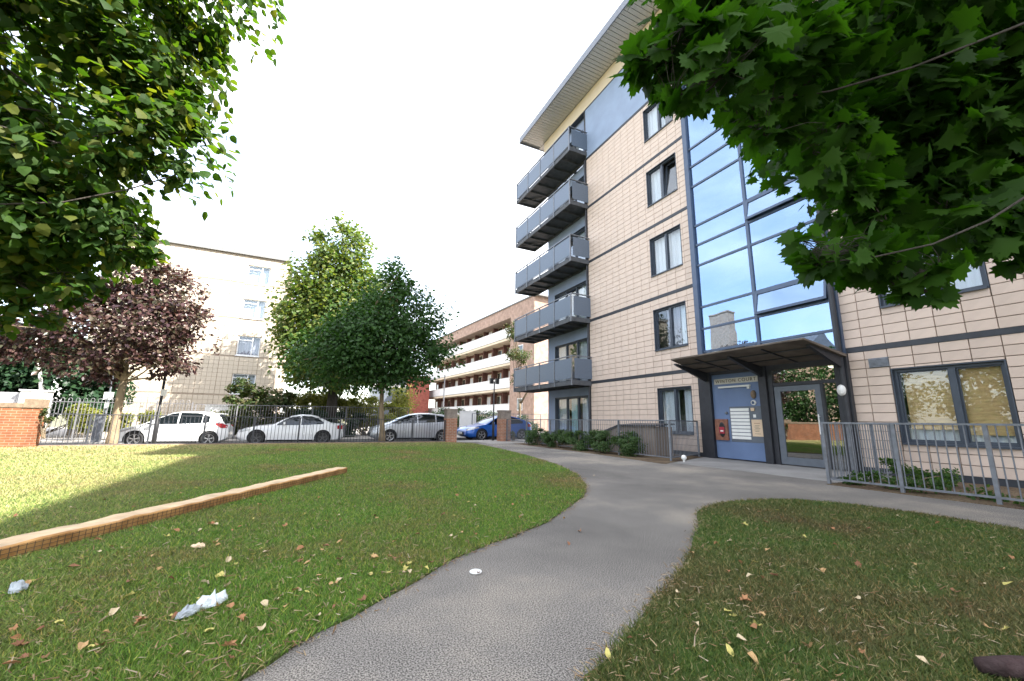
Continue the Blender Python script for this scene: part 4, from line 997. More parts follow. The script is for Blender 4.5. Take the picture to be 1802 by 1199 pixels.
def crown(clusters, n, rng, sub=14, sig=.22, fill=.5):
    """leaf points in clumps spread through a union of ellipsoids: returns points, outward vectors"""
    w = np.array([np.prod(np.array(c[1]))**(2/3) for c in clusters]); w /= w.sum()
    cnt = rng.multinomial(n, w); P, O, hubs = [], [], []
    for (c, r), k in zip(clusters, cnt):
        c = np.array(c, float); r = np.array(r, float)
        s = max(4, int(sub*(np.mean(r)/1.5)**1.2))
        d = rng.normal(size=(s, 3)); d /= np.linalg.norm(d, axis=1)[:, None]
        hub = c + d*r*(fill+(1-fill)*rng.random((s, 1))**.6)*.92
        hubs.append(hub); pick = rng.integers(0, s, k)
        p = hub[pick] + np.clip(rng.normal(size=(k, 3)), -1.5, 1.5)*r.mean()*sig*np.array([1.15, 1.15, .75])*(.6+.8*rng.random((s, 1))[pick])
        P.append(p); o = (p-c)/r; o /= np.linalg.norm(o, axis=1)[:, None]+1e-6; O.append(o)
    return np.concatenate(P), np.concatenate(O), np.concatenate(hubs)
def leafobj(name, me, parent, kind=None, label=None):
    off = WOFF[parent.name] if parent else (0, 0, 0)
    if any(off): me.transform(Matrix.Translation((-off[0], -off[1], -off[2])))
    o = bpy.data.objects.new(name, me); COL.objects.link(o)
    if parent: o.parent = parent
    WOFF[o.name] = off
    if kind: o['kind'] = kind
    return o
def limb(mb, a, b, r0, r1, rng, n=5, sag=.12, sides=6, crook=.06):
    a = np.array(a, float); b = np.array(b, float); L_ = np.linalg.norm(b-a); pts = []; mid = rng.normal(size=3)*L_*crook; m2 = rng.normal(size=3)*L_*crook*.5
    for i in range(n+1):
        t_ = i/n; p = a+(b-a)*t_ + mid*math.sin(math.pi*t_) + m2*math.sin(2*math.pi*t_); p[2] += sag*L_*math.sin(math.pi*t_)*.5; pts.append(tuple(p))
    mb.tube(pts, [r0+(r1-r0)*i/n for i in range(n+1)], sides)
def tree(name, label, base, trunk_top, tr, clusters, n, size, m, bark, templ=Q, sub=14, sig=.22, fill=.5, up=.55, seed=1, cat='tree', group=None, limbs=26, big=0, lean=(0, 0), droop=0., fork=1., stemn=1, zmin=None, lr=.34, crook=.06):
    rng = np.random.default_rng(seed)
    t = thing(name, label, cat, base, group)
    P, O, hubs = crown(clusters, n, rng, sub, sig, fill)
    if zmin is not None:
        k = P[:, 2] > zmin; P, O = P[k], O[k]
    mb = MB(); b = np.array(base); tt = np.array(trunk_top)
    pts = [tuple(b+(tt-b)*i/6 + np.array([math.sin(i*1.1)*.02, math.cos(i*1.7)*.02, -.15 if i == 0 else 0])) for i in range(7)]
    rs = [tr*(1.35 if i == 0 else 1.12 if i == 1 else 1-.04*i) for i in range(7)]
    mb.tube(pts, rs, 12)
    zc = np.mean([c[0][2] for c in clusters]); ctop = max(clusters, key=lambda c: c[0][2])[0]
    obj('trunk', mb, bark, t, smooth=True)
    mb = MB(); order = rng.permutation(len(hubs))[:limbs]
    lead = np.array(ctop)
    limb(mb, tt-(tt-b)*.03, lead, tr*.8, tr*.12, rng, 7, 0)
    for h in hubs[order]:
        s = rng.uniform(0, .75)*fork; st = tt+(lead-tt)*s
        if h[2] < st[2]-.3: st = tt
        limb(mb, st, h, tr*lr*(1-.5*s), .006 if big else .012, rng, 9 if big else 5, crook=crook)
    if big:      # fine twigs carrying the leaves of each spray
        cen = np.array([c[0] for c in clusters])
        for h in hubs:
            c_ = cen[np.argmin(np.linalg.norm(cen-h, axis=1))]
            limb(mb, c_+(h-c_)*.2, h, .006, .0035, rng, 4, 0, 4, crook=.08)
            near = np.argsort(np.linalg.norm(P-h, axis=1))[:70:6]
            for j in near: limb(mb, h, P[j], .0032, .0015, rng, 3, .1, 4, crook=.05)
    obj('branches', mb, bark, t, smooth=True)
    nr = O*(1-up)+np.array([0, 0, up])+rng.normal(size=P.shape)*.45
    ax = O + np.array([0, 0, -droop]) + rng.normal(size=P.shape)*.5
    sz = size*rng.uniform(.65, 1.25, len(P))
    if big:
        d = np.linalg.norm(P-np.array([0, 0, CAM_H]), axis=1)
        v = P-np.array([0, 0, CAM_H]); zc_ = v@_fw; u = (v@_r2)/zc_*F_PX+901; w_ = -(v@_u2)/zc_*F_PX+599.5
        vis = (zc_ > .3) & (u > 5) & (u < 1797) & (w_ > 5) & (w_ < 1194)
        ordr = np.argsort(np.where(vis, d, 1e6))[:big]
        a, bb, c = frames(nr[ordr], rng); axx = ax[ordr]
        a = axx-(axx*c).sum(1)[:, None]*c; a /= np.linalg.norm(a, axis=1)[:, None]+1e-9; bb = np.cross(c, a)
        protos = []
        for r_ in range(6):
            me = bpy.data.meshes.new('leaf'); me.from_pydata([tuple(v_) for v_ in templ[0]], [], [tuple(f_) for f_ in templ[1]])
            at_ = me.attributes.new('rnd', 'FLOAT', 'POINT'); at_.data.foreach_set('value', [(r_+.5)/6]*len(templ[0])); me.materials.append(m); protos.append(me)
        for i, j in enumerate(ordr):
            o = bpy.data.objects.new('leaf', protos[i % 6]); COL.objects.link(o); o.parent = t
            mt = Matrix.Identity(4)
            for k in range(3):
                mt[k][0], mt[k][1], mt[k][2] = a[i][k]*sz[j], bb[i][k]*sz[j], c[i][k]*sz[j]; mt[k][3] = P[j][k]-base[k]
            o.matrix_local = mt
        keep = np.ones(len(P), bool); keep[ordr] = False
        P, nr, ax, sz = P[keep], nr[keep], ax[keep], sz[keep]
    me, _ = leaf_mesh('crown', P, nr, sz, templ, m, rng, ax)
    leafobj('crown', me, t, kind='stuff' if big else None)
    return t

def pxc(lst): return [(tuple(at_depth(px, py, d)), (r*d/F_PX, r*d/F_PX*1.15, r*d/F_PX*.85)) for px, py, d, r in lst]
near_r = pxc([(1190, 80, 3.0, 70), (1270, 120, 3.2, 110), (1230, 170, 3.0, 50), (1400, 170, 3.5, 130), (1370, 40, 3.7, 150), (1520, 80, 4, 170), (1540, 240, 4, 140), (1660, 110, 4.2, 180), (1740, 240, 4, 170), (1670, 330, 3.8, 120), (1560, 390, 3.5, 95), (1450, 430, 3.3, 45), (1500, 420, 3.4, 55), (1600, 450, 3.5, 70), (1620, 500, 3.4, 35), (1720, 400, 3.6, 85), (1330, 225, 3.3, 45), (1430, 265, 3.5, 70), (1470, 330, 3.5, 45), (1790, 70, 4, 170), (1790, 350, 3.8, 80), (1640, 220, 4.6, 160), (1900, 150, 4, 200), (1800, -120, 4.3, 220), (1500, -120, 4.2, 220), (1950, 330, 3.8, 120), (1200, -60, 3.5, 110), (1620, 60, 5.0, 230), (1760, 280, 4.9, 190), (1500, 180, 4.8, 150)])
tree('near_maple_tree', 'large dark maple tree overhanging the top right, its big lobed leaves close up', (6.9, -1.2, 0), (6.5, -.8, 3.9), .2, near_r, 17000, .15, M['maple'], M['barkd'], MAPLE, sub=9, sig=.27, fill=.25, up=.5, seed=3, big=300, droop=.7, limbs=10, lr=.10, crook=.07)
near_l = pxc([(60, 80, 3.9, 200), (190, 60, 4.2, 160), (310, 15, 4.6, 65), (250, 140, 4.2, 105), (330, 205, 4.2, 38), (100, 280, 4, 190), (240, 260, 4.1, 80), (295, 215, 4.2, 50), (310, 300, 4.1, 26), (60, 430, 3.9, 120), (170, 370, 4, 80), (180, 440, 4, 55), (240, 410, 4, 30), (60, 520, 3.9, 50), (35, 560, 3.9, 45), (240, 440, 4, 32), (120, 500, 3.9, 50), (-120, 300, 4, 260), (-120, 0, 4, 260), (180, -110, 4.2, 200)])
tree('near_lime_tree', 'leafy lime tree filling the top left corner with sunlit leaf edges', (-6.0, 3.0, 0), (-5.4, 3.6, 2.6), .2, near_l, 27000, .088, M['lime'], M['barkd'], LIME, sub=11, sig=.24, fill=.3, up=.5, seed=5, big=300, droop=.6, limbs=14, lr=.10, crook=.08)
# street trees
pz = road_z(3.2)+.1
tree('street_maple', 'round dark green maple on slim trunk in front of the silver car', (3.28, 21.0, pz), (3.1, 21.0, 2.4), .13,
     [((2.0, 21.0, 4.2), (2.3, 2.3, 1.5)), ((4.6, 21.1, 4.3), (1.8, 2.0, 1.4)), ((3.0, 21.0, 5.6), (2.6, 2.5, 1.6)), ((4.3, 21.0, 6.3), (1.7, 1.8, 1.3)), ((3.1, 21.0, 7.1), (1.6, 1.7, 1.2)), ((3.5, 21.0, 8.4), (.8, .8, 1.0)), ((.7, 20.9, 3.9), (1.6, 1.7, 1.2)), ((1.5, 20.9, 5.2), (1.6, 1.7, 1.2)), ((5.6, 21, 4.7), (.8, 1.0, .8)), ((3.3, 20.7, 3.4), (1.7, 1.6, .7))],
     24000, .20, M['street'], M['barkl'], Q, sub=24, sig=.27, fill=.45, seed=8, limbs=34)
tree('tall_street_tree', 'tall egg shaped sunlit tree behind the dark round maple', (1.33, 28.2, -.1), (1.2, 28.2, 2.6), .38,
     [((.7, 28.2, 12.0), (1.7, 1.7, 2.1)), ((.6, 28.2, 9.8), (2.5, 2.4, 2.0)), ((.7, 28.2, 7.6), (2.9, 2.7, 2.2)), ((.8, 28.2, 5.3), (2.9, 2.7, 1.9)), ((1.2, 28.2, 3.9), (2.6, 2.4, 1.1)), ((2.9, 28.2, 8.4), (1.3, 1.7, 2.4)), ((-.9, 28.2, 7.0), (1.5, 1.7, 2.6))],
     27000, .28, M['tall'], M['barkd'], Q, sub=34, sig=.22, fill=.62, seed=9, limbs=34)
tree('purple_maple', 'purple leaved maple on a straight trunk beside the leftmost car', (-6.5, 20.55, road_z(-6.5)+.1), (-6.48, 20.55, 2.3), .15,
     [((-6.3, 20.5, 4.6), (1.9, 2.0, 1.5)), ((-5.5, 20.5, 5.9), (1.3, 1.4, 1.3)), ((-4.9, 20.5, 4.6), (1.0, 1.2, .9)), ((-6.8, 20.5, 6.2), (1.2, 1.4, 1.2)), ((-7.9, 20.5, 4.3), (1.6, 1.7, 1.3)), ((-9.3, 20.5, 3.7), (1.6, 1.5, 1.0)), ((-5.7, 20.3, 3.1), (1.2, 1.3, .7)), ((-7.3, 20.4, 3.0), (1.4, 1.4, .6)), ((-8.3, 20.5, 5.6), (1.3, 1.4, 1.1))],
     17000, .18, M['purple'], M['barkl'], Q, sub=20, sig=.23, fill=.5, seed=12, limbs=34)
# tree behind the balconies
tree('far_tree', 'small tree behind the balconies in front of the pale gallery building', (15.6, 30.5, -.1), (15.6, 30.5, 2.5), .12,
     [((15.3, 30.5, 6.4), (1.1, 1.2, .9)), ((15.2, 30.5, 8.6), (1.0, 1.2, .9)), ((15.4, 30.5, 4.6), (.7, .8, .6))], 2200, .18, M['brownbush'], M['bark'], seed=21, limbs=14)
for i, (x, y, r, lab) in enumerate([(-17, 5, 2.6, 'first tree from the camera'), (-17.5, 11, 2.9, 'second tree from the camera'), (-17.2, 17.3, 2.9, 'third tree from the camera'), (-20.5, 27.5, 3.4, 'fourth tree from the camera, just past the road'), (-25, 35, 3.5, 'fifth tree from the camera'), (-25.5, 43, 3.5, 'farthest tree'), (-23.0, 25.6, 3.2, 'leaning outer tree by the far pavement'), (-20.5, 19.6, 2.8, 'outer tree by the near pavement')]):
    tree('garden_tree', lab + ' in the row left of the lawn', (x, y, -.2), (x, y, 2.2), .22, [((x, y, 4.0), (r, r, 2.6)), ((x+.3, y+.4, 6.6), (r*.75, r*.75, 2.2)), ((x, y-.3, 2.0), (r*.8, r*.8, 1.4))], 5000, .30, M['street'] if i % 2 else M['hedge'], M['bark'], seed=30+i, limbs=10, group='trees left of the lawn')
# bushes
def bush(name, label, clusters, n, size, m, seed, cat='shrub', group=None, templ=Q, sub=16, sig=.2, base=None, up=.5, fill=.6):
    rng = np.random.default_rng(seed); c0 = clusters[0][0]; base = base or (c0[0], c0[1], 0)
    t = thing(name, label, cat, base, group)
    P, O, hubs = crown(clusters, n, rng, sub, sig, fill); k = P[:, 2] > base[2]+.0; P, O = P[k], O[k]
    me, _ = leaf_mesh('foliage', P, O*(1-up)+np.array([0, 0, up])+rng.normal(size=P.shape)*.5, size*rng.uniform(.6, 1.3, len(P)), templ, m, rng)
    leafobj('foliage', me, t)
    mb = MB()
    for h in hubs[rng.permutation(len(hubs))[:14]]:
        limb(mb, (base[0]+rng.uniform(-.1, .1), base[1]+rng.uniform(-.1, .1), base[2]-.03), h, .02+.01*size*10, .006, rng, 3, 0, 5)
    obj('stems', mb, M['bark'], t); return t
for i, (y, r, hgt) in enumerate([(10.75, .62, .62), (11.95, .72, .72), (13.35, .80, .74), (14.9, .82, .76), (16.5, .85, .80)]):
    lab = ['low rounded green shrub nearest the entrance along the path', 'second low green shrub from the entrance along the path', 'middle low green shrub of the row along the path', 'fourth low green shrub from the entrance along the path', 'low green shrub farthest from the entrance, by the gate pier'][i]
    bush('low_shrub', lab, [((9.42, y, .36), (.52, r, .34)), ((9.40, y-.3*r, .48), (.40, r*.55, .28)), ((9.40, y+.4*r, .46), (.40, r*.5, .28))], 8500, .055, M['shrub'], 40+i, group='low hedge shrubs along the path', sub=30, sig=.2)
rz = lambda x: road_z(x)+.12
bush('garden_shrub', 'large mixed green and reddish shrub behind the fence beside the white saloon', [((-2.9, 27.6, 1.3), (1.5, 1.0, 1.2)), ((-3.4, 27.6, 2.2), (.9, .9, .9)), ((-2.0, 27.6, 2.1), (1.0, .9, .8)), ((-1.6, 27.6, 1.0), (1.2, .9, .9)), ((-3.6, 27.6, .9), (.8, .8, .9))], 10000, .18, M['brownbush'], 50, base=(-2.8, 27.6, rz(-2.8)))
bush('clipped_hedge', 'dark brown clipped hedge behind the white saloon', [((.2, 27.4, .75), (1.6, .7, .85)), ((2.2, 27.4, .7), (1.2, .7, .85))], 9000, .14, M['darkbush'], 51, base=(1, 27.4, rz(1)), cat='hedge')
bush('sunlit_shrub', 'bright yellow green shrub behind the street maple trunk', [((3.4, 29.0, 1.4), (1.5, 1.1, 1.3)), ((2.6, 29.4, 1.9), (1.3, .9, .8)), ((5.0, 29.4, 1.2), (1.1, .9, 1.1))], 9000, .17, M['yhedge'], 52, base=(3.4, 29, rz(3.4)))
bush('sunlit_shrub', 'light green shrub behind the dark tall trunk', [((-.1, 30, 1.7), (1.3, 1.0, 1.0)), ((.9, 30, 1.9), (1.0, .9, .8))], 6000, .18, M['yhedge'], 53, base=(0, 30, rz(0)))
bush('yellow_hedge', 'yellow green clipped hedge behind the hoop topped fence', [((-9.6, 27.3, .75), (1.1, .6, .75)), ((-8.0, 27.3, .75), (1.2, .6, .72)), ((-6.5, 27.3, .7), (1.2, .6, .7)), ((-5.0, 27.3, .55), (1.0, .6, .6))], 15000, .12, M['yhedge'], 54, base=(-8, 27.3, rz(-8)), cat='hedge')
bush('dark_thicket', 'dark green thicket of tall bushes at the far left', [((-12.5, 31.0, 2.4), (2.6, 1.5, 2.2)), ((-15.5, 31.0, 2.8), (2.6, 1.5, 2.6)), ((-10.8, 30.5, 1.8), (1.2, 1.0, 1.5)), ((-18.5, 31, 3), (2.4, 1.5, 2.8)), ((-14, 31.5, 4.4), (2.4, 1.4, 1.5)), ((-17, 31.5, 4.6), (2.4, 1.4, 1.6))], 34000, .28, M['darkbush'], 55, base=(-13, 31, rz(-13)))
bush('ivy_hedge', 'bright green hedge behind the white board and blue car', [((8.8, 29.6, .9), (1.2, .8, 1.1)), ((10.6, 29.8, 1.0), (1.3, .8, 1.15)), ((12.4, 30.0, .9), (1.2, .8, 1.1))], 5500, .14, M['hedge'], 56, base=(10.6, 29.8, rz(10)), cat='hedge')
bush('low_far_hedge', 'dark clipped hedge below the balconies behind the railing', [((13.7, 30.0, .7), (1.3, .7, .8)), ((15.6, 30.0, .7), (1.3, .7, .8))], 2600, .13, M['darkbush'], 57, base=(14, 30, rz(14)), cat='hedge')
bush('pale_shrub', 'thin pale shrub between the maple trunk and red brick block', [((6.6, 31, 1.9), (1.3, 1.0, 1.5)), ((5.6, 31, 2.6), (.8, .8, .9))], 3200, .14, M['yhedge'], 58, base=(6.4, 31, rz(6)), sig=.3)
bush('weed_clump', 'weeds growing along the foot of the right hand railing', [((9.25, 4.1, .12), (.35, .35, .16)), ((9.3, 3.4, .1), (.35, .5, .13)), ((9.2, 2.4, .08), (.3, .6, .10)), ((10.2, 4.2, .2), (.4, .3, .25)), ((10.6, 3.7, .18), (.35, .4, .22))], 3600, .06, M['weed'], 59, base=(9.3, 3.8, 0), cat='weeds', sub=30)
bush('pier_creeper', 'small creeper growing at the foot of the right gate pier', [((9.80, 19.9, .3), (.14, .2, .32))], 350, .07, M['brownbush'], 60, base=(9.8, 19.9, 0), cat='plant')
bush('pier_creeper', 'yellowing creeper on the end of the orange brick wall', [((x1+.14, 18.5, .95), (.14, .16, .42))], 350, .07, M['brownbush'], 61, base=(x1+.14, 18.5, .3), cat='plant')
# bare pale trunks in the thicket
for (px, py0, py1, lab) in ((66, 655, 700, 'slim white birch trunk in front of the dark thicket'),):
    a = on_y(px+8, py1, 29.3); b = on_y(px-2, py0-60, 29.3)
    mb = MB(); mb.tube([(a[0], 29.3, rz(a[0])), a, b], [.10, .09, .05], 8)
    o = obj('birch_trunk', mb, M['birch'], None, smooth=True); tag(o, lab, 'tree trunk')

# ================================================================== LEFT BUILDING (pale cladding)
YL = 34.0; XR = -2.5; XLf = -12.85; ZL = 13.0
LB = thing('pale_flats', 'pale beige panel clad block of flats, partly in diagonal shadow, behind the purple tree', 'building', (-10, YL, 0))
wins = []
wx0, wx1 = -5.05, -3.66
for zt_ in (11.97, 9.40, 6.68, 4.0): wins.append((wx0, wx1, zt_-1.38, zt_))
def wallY(mb, y0, y1, x0, x1, z0, z1, holes):
    xs = sorted({x0, x1} | {v for h in holes for v in h[:2]}); zs = sorted({z0, z1} | {v for h in holes for v in h[2:]})
    for a, b in zip(xs, xs[1:]):
        run = None
        for c, d in zip(zs, zs[1:]):
            if any(h[0] < (a+b)/2 < h[1] and h[2] < (c+d)/2 < h[3] for h in holes):
                if run: mb.box(a, b, y0, y1, *run); run = None
            else: run = (run[0], d) if run else (c, d)
        if run: mb.box(a, b, y0, y1, *run)
mb = MB(); wallY(mb, YL, YL+.3, XLf, XR, -.4, ZL, wins); mb.box(XLf, XR, YL+.55, YL+11, -.4, ZL-.05); mb.box(XR-.2, XR, YL+.3, YL+.55, -.4, ZL); obj('wall', mb, M['pjoint'], LB)
# cladding panels: storey-high panels with thin joints, each scored by fine tile courses
pn = 0
zlev = [-.3, 2.5, 5.2, 7.9, 10.55, ZL-.45]; xj = [XR-1.15*i for i in range(0, 10)]
for a, b in zip(xj, xj[1:]):
    for c, d in zip(zlev, zlev[1:]):
        parts_ = {}; cols = 4; rows = 9; g_ = .009
        inw = [h for h in wins if h[0] < a and h[1] > b and h[2] < d and h[3] > c]
        for i in range(cols):
            for j in range(rows):
                xa, xb = b+(a-b)*i/cols, b+(a-b)*(i+1)/cols; za, zb = c+.05+(d-c-.1)*j/rows, c+.05+(d-c-.1)*(j+1)/rows
                for q in cut((xa+(g_*2.2 if i == 0 else g_), xb-(g_*2.2 if i == cols-1 else g_), za+g_, zb-g_), wins):
                    x0, x1_, z0, z1 = q; yy = YL-.02; mb = parts_.setdefault((z0+z1)/2 > (inw[0][2]+inw[0][3])/2 if inw else 0, MB())
                    mb.add([(x0, yy, z0), (x1_, yy, z0), (x1_, yy, z1), (x0, yy, z1), (x0, YL, z0), (x1_, YL, z0), (x1_, YL, z1), (x0, YL, z1)], [(0, 1, 2, 3), (0, 4, 5, 1), (3, 2, 6, 7), (0, 3, 7, 4), (1, 5, 6, 2)])
        for mb in parts_.values(): obj('panel', mb, M['pbeige'], LB)
mb = MB(); mb.box(XLf, XR+.05, YL-.16, YL+11, ZL-.32, ZL-.12); mb.box(XLf, XR+.03, YL-.10, YL+11, ZL-.10, ZL); rf = obj('roof', mb, M['roofgrey'], LB)
mb = MB()
for i in range(9):
    x = XR-.2-i*1.2; mb.bar((x, YL+.2, ZL), (x, YL+.2, ZL+.35), .03)
mb.bar((XR-.2, YL+.2, ZL+.35), (XR-10, YL+.2, ZL+.35), .03); obj('roof_rail', mb, M['roofgrey'], rf)
mb = MB(); a = on_y(378, 410, 36.5)
mb.bar((a[0], 36.5, ZL), (a[0], 36.5, ZL+1.0), .035); mb.bar((a[0]-.5, 36.5, ZL+.95), (a[0]+.1, 36.5, ZL+.95), .025)
for i in range(5): mb.bar((a[0]-.5+i*.12, 36.3, ZL+.95), (a[0]-.5+i*.12, 36.7, ZL+.95), .02)
obj('aerial', mb, M['galv'], rf)
WF = mat('white_window_frame', (.72, .73, .74), .5, var=.04)
def windowY(par, x0, x1, z0, z1, y, split, frame=WF, cur=CW, glassm=None, transom=None):
    mb = MB(); f = .06; ya, yb = y+.05, y+.12
    mb.box(x0, x0+f, ya, yb, z0, z1); mb.box(x1-f, x1, ya, yb, z0, z1); mb.box(x0+f, x1-f, ya, yb, z0, z0+f); mb.box(x0+f, x1-f, ya, yb, z1-f, z1); mb.box(split-f/2, split+f/2, ya, yb, z0+f, z1-f)
    if transom: mb.box(x0+f, split-f/2, ya, yb, transom-.03, transom+.03)
    mb.box(x0-.04, x1+.04, y-.06, y+.05, z0-.07, z0-.003)
    w = obj('window', mb, frame, par)
    for (a, b) in ((x0+f, split-f/2), (split+f/2, x1-f)):
        p = MB(); p.box(a, b, y+.08, y+.09, z0+f, z1-f); obj('pane', p, glassm or M['glass'], w)
    p = MB(); n = 14
    for j in range(n+1):
        xx = x0+f+(x1-x0-2*f)*j/n; p.v += [(xx, y+.26+.02*math.sin(j*1.7), z0), (xx, y+.26+.02*math.sin(j*1.7), z1)]
    for j in range(n): p.f.append((2*j, 2*j+2, 2*j+3, 2*j+1))
    if cur: obj('curtain', p, cur, w)
for i, (a, b, c, d) in enumerate(wins): windowY(LB, a, b, c, d, YL, a+.9, cur=(CW, CW, C3, CW)[i], transom=d-.28)
# white low block and walls
mb = MB(); a = on_y(362, 712, 29.5); b = on_y(402, 712, 29.5); mb.box(a[0], b[0], 29.5, 30.1, -.3, a[2]); mb.box(a[0]-.04, b[0]+.04, 29.46, 30.14, a[2]-.06, a[2]+.01)
tag(obj('white_wall', mb, M['white']), 'low white painted wall behind the leftmost car', 'wall')
a = on_y(37, 686, 28.6); b = on_y(84, 686, 28.6); mb = MB(); mb.box(a[0], b[0], 28.6, 29.2, -.4, a[2]-.05); mb.box(a[0]-.05, b[0]+.05, 28.55, 29.25, a[2]-.05, a[2]+.02)
tag(obj('white_wall', mb, M['white']), 'tall white wall end in front of the dark thicket at far left', 'wall')
mb = MB(); mb.box(-26, a[0]-.06, 28.7, 29.0, -.4, a[2]-.75)
tag(obj('white_wall', mb, M['white']), 'low white wall running off the left edge under the grey boards', 'wall')
t = thing('board_fence', 'grey board fence on top of the white wall at the left edge', 'fence', (a[0]-2, 28.85, a[2]-.74))
pb = MB(); pb.box(-.055, .055, -.012, .012, 0, .62); pme = mesh_of('board', pb, M['shed'])
for i in range(44): inst('board', pme, (a[0]-.14-i*.12, 28.85, a[2]-.75), t)
a = on_y(810, 724, 27.6); b = on_y(838, 724, 27.6); mb = MB(); mb.box(a[0], b[0], 27.6, 27.75, -.3, a[2]); mb.box(a[0]-.02, b[0]+.02, 27.58, 27.77, a[2]-.001, a[2]+.03)
tag(obj('white_board', mb, M['white']), 'upright white board behind the gateway between silver and blue cars', 'board')

# ================================================================== GALLERY BUILDING (brick with white walkways)
GB = thing('gallery_flats', 'dark red brick flats with four white access balconies and pale brick end', 'building', (18.5, 38.5, 0))
GD = (-.078, .997); GN = (-.997, -.078)      # along the face (away), face normal
def gp(s, o, z): return (18.5+GD[0]*s+GN[0]*o, 38.5+GD[1]*s+GN[1]*o, z)
def gbox(mb, s0, s1, o0, o1, z0, z1):
    return mb.hexa([gp(s0, o0, z0), gp(s0, o1, z0), gp(s1, o1, z0), gp(s1, o0, z0), gp(s0, o0, z1), gp(s0, o1, z1), gp(s1, o1, z1), gp(s1, o0, z1)])
GL = 26.5; FL = [2.75-.95, 5.5-1.0, 8.16-1.0, 10.95-1.05]
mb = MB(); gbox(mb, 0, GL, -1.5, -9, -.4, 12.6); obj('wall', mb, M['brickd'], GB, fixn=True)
mb = MB(); gbox(mb, 0, GL, 0.02, -9, 12.0, 13.25); obj('parapet', mb, M['brickp'], GB, fixn=True)
mb = MB(); gbox(mb, -5, GL+.2, .15, -9.2, 13.26, 13.4); obj('roof', mb, M['roofgrey'], GB, fixn=True)
for z in FL:
    mb = MB(); gbox(mb, 0, GL, 0, -1.5, z-.28, z-.05); w = obj('walkway', mb, M['cream'], GB, fixn=True)
    mb = MB(); gbox(mb, 0, GL, .06, -.06, z, z+.98); obj('balustrade', mb, M['white'], w, fixn=True)
    mb = MB(); gbox(mb, 0, GL, .10, -.09, z+.985, z+1.03); obj('coping', mb, M['whiteplastic'], w, fixn=True)
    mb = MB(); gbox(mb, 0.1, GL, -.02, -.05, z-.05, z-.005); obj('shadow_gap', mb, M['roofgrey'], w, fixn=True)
gdoor = [mat('gallery_door_red', (.30, .06, .04), .6), mat('gallery_frame_cream', (.5, .46, .33), .6), mat('gallery_door_dark', (.09, .06, .05), .6)]
for fi, z in enumerate([-.75] + FL):
    for i in range(10):
        s = .9+i*2.55
        mb = MB(); gbox(mb, s, s+.85, -1.42, -1.5, z, z+2.1); d = obj('door', mb, gdoor[(i+fi) % 3 if (i*3+fi) % 4 else 2], GB, fixn=True)
        mb = MB(); gbox(mb, s+1.1, s+2.0, -1.44, -1.5, z+.95, z+2.1); w = obj('window', mb, gdoor[1], GB, fixn=True)
        mb = MB(); gbox(mb, s+1.17, s+1.52, -1.43, -1.44, z+1.02, z+2.03); gbox(mb, s+1.58, s+1.93, -1.43, -1.44, z+1.02, z+2.03); obj('pane', mb, M['carglass'] if i % 2 else CW, w, fixn=True)
        mb = MB(); gbox(mb, s-.28, s-.14, -.9, -1.5, z-.05, z+2.4); obj('fin_wall', mb, M['brickd'], GB, fixn=True)
# pale brick end bay
mb = MB(); gbox(mb, -4.6, -.002, 0.05, -9, -.4, 13.25); obj('end_bay', mb, M['brickp'], GB, fixn=True)
for z in FL + [-.85+1.0]:
    mb = MB(); gbox(mb, -2.6, -1.6, .09, .05, z+.3, z+1.5); w = obj('window', mb, WF, GB, fixn=True)
    mb = MB(); gbox(mb, -2.52, -1.68, .10, .09, z+.38, z+1.42); obj('pane', mb, M['carglass'], w, fixn=True)
RB = thing('brick_stair_block', 'plain red brick stair block at the far end of the gallery flats', 'building', (14.2, 62, 0))
a = on_y(757, 664, 61.0); mb = MB(); mb.box(a[0]-3.2, a[0], 61.0, 66, -.4, a[2]); obj('wall', mb, M['brickr'], RB)
mb = MB(); mb.box(a[0]-8.0, a[0]-3.21, 62.0, 66, -.4, a[2]-.4); obj('glazed_link', mb, M['greydoor'], RB)
mb = MB(); mb.box(a[0]-3.3, a[0]+.05, 60.9, 66, a[2], a[2]+.12); obj('roof', mb, M['cream'], RB)
for z in (3.0, 5.6):
    mb = MB(); mb.box(a[0]-8.0, a[0]-3.25, 61.8, 61.99, z, z+.45); obj('spandrel', mb, M['white'], RB)
# house seen mirrored in the glass
H = thing('brick_house', 'old brick house with slate roof and chimney left of the lawn', 'house', (-33, 38, 0))
mb = MB(); mb.box(-46, -35, 32, 52, -.4, 10.5); obj('wall', mb, M['brickc'], H)
mb = MB(); mb.add([(-46.4, 31.6, 10.5), (-34.6, 31.6, 10.5), (-34.6, 52.4, 10.5), (-46.4, 52.4, 10.5), (-40.5, 31.6, 14.2), (-40.5, 52.4, 14.2)], [(0, 1, 4), (1, 2, 5, 4), (2, 3, 5), (3, 0, 4, 5), (0, 3, 2, 1)]); rf = obj('roof', mb, M['tileroof'], H)
mb = MB(); mb.box(-37.5, -36, 42.5, 46, 10.5, 19.0); mb.box(-37.6, -35.9, 42.4, 46.1, 19.0, 19.2); obj('chimney', mb, M['brickc'], rf)
for i in range(5):
    for z in (2.0, 5.0, 8.0):
        mb = MB(); mb.box(-35.0, -34.95, 34+i*3.6, 35.2+i*3.6, z, z+1.7); obj('window', mb, WF, H)

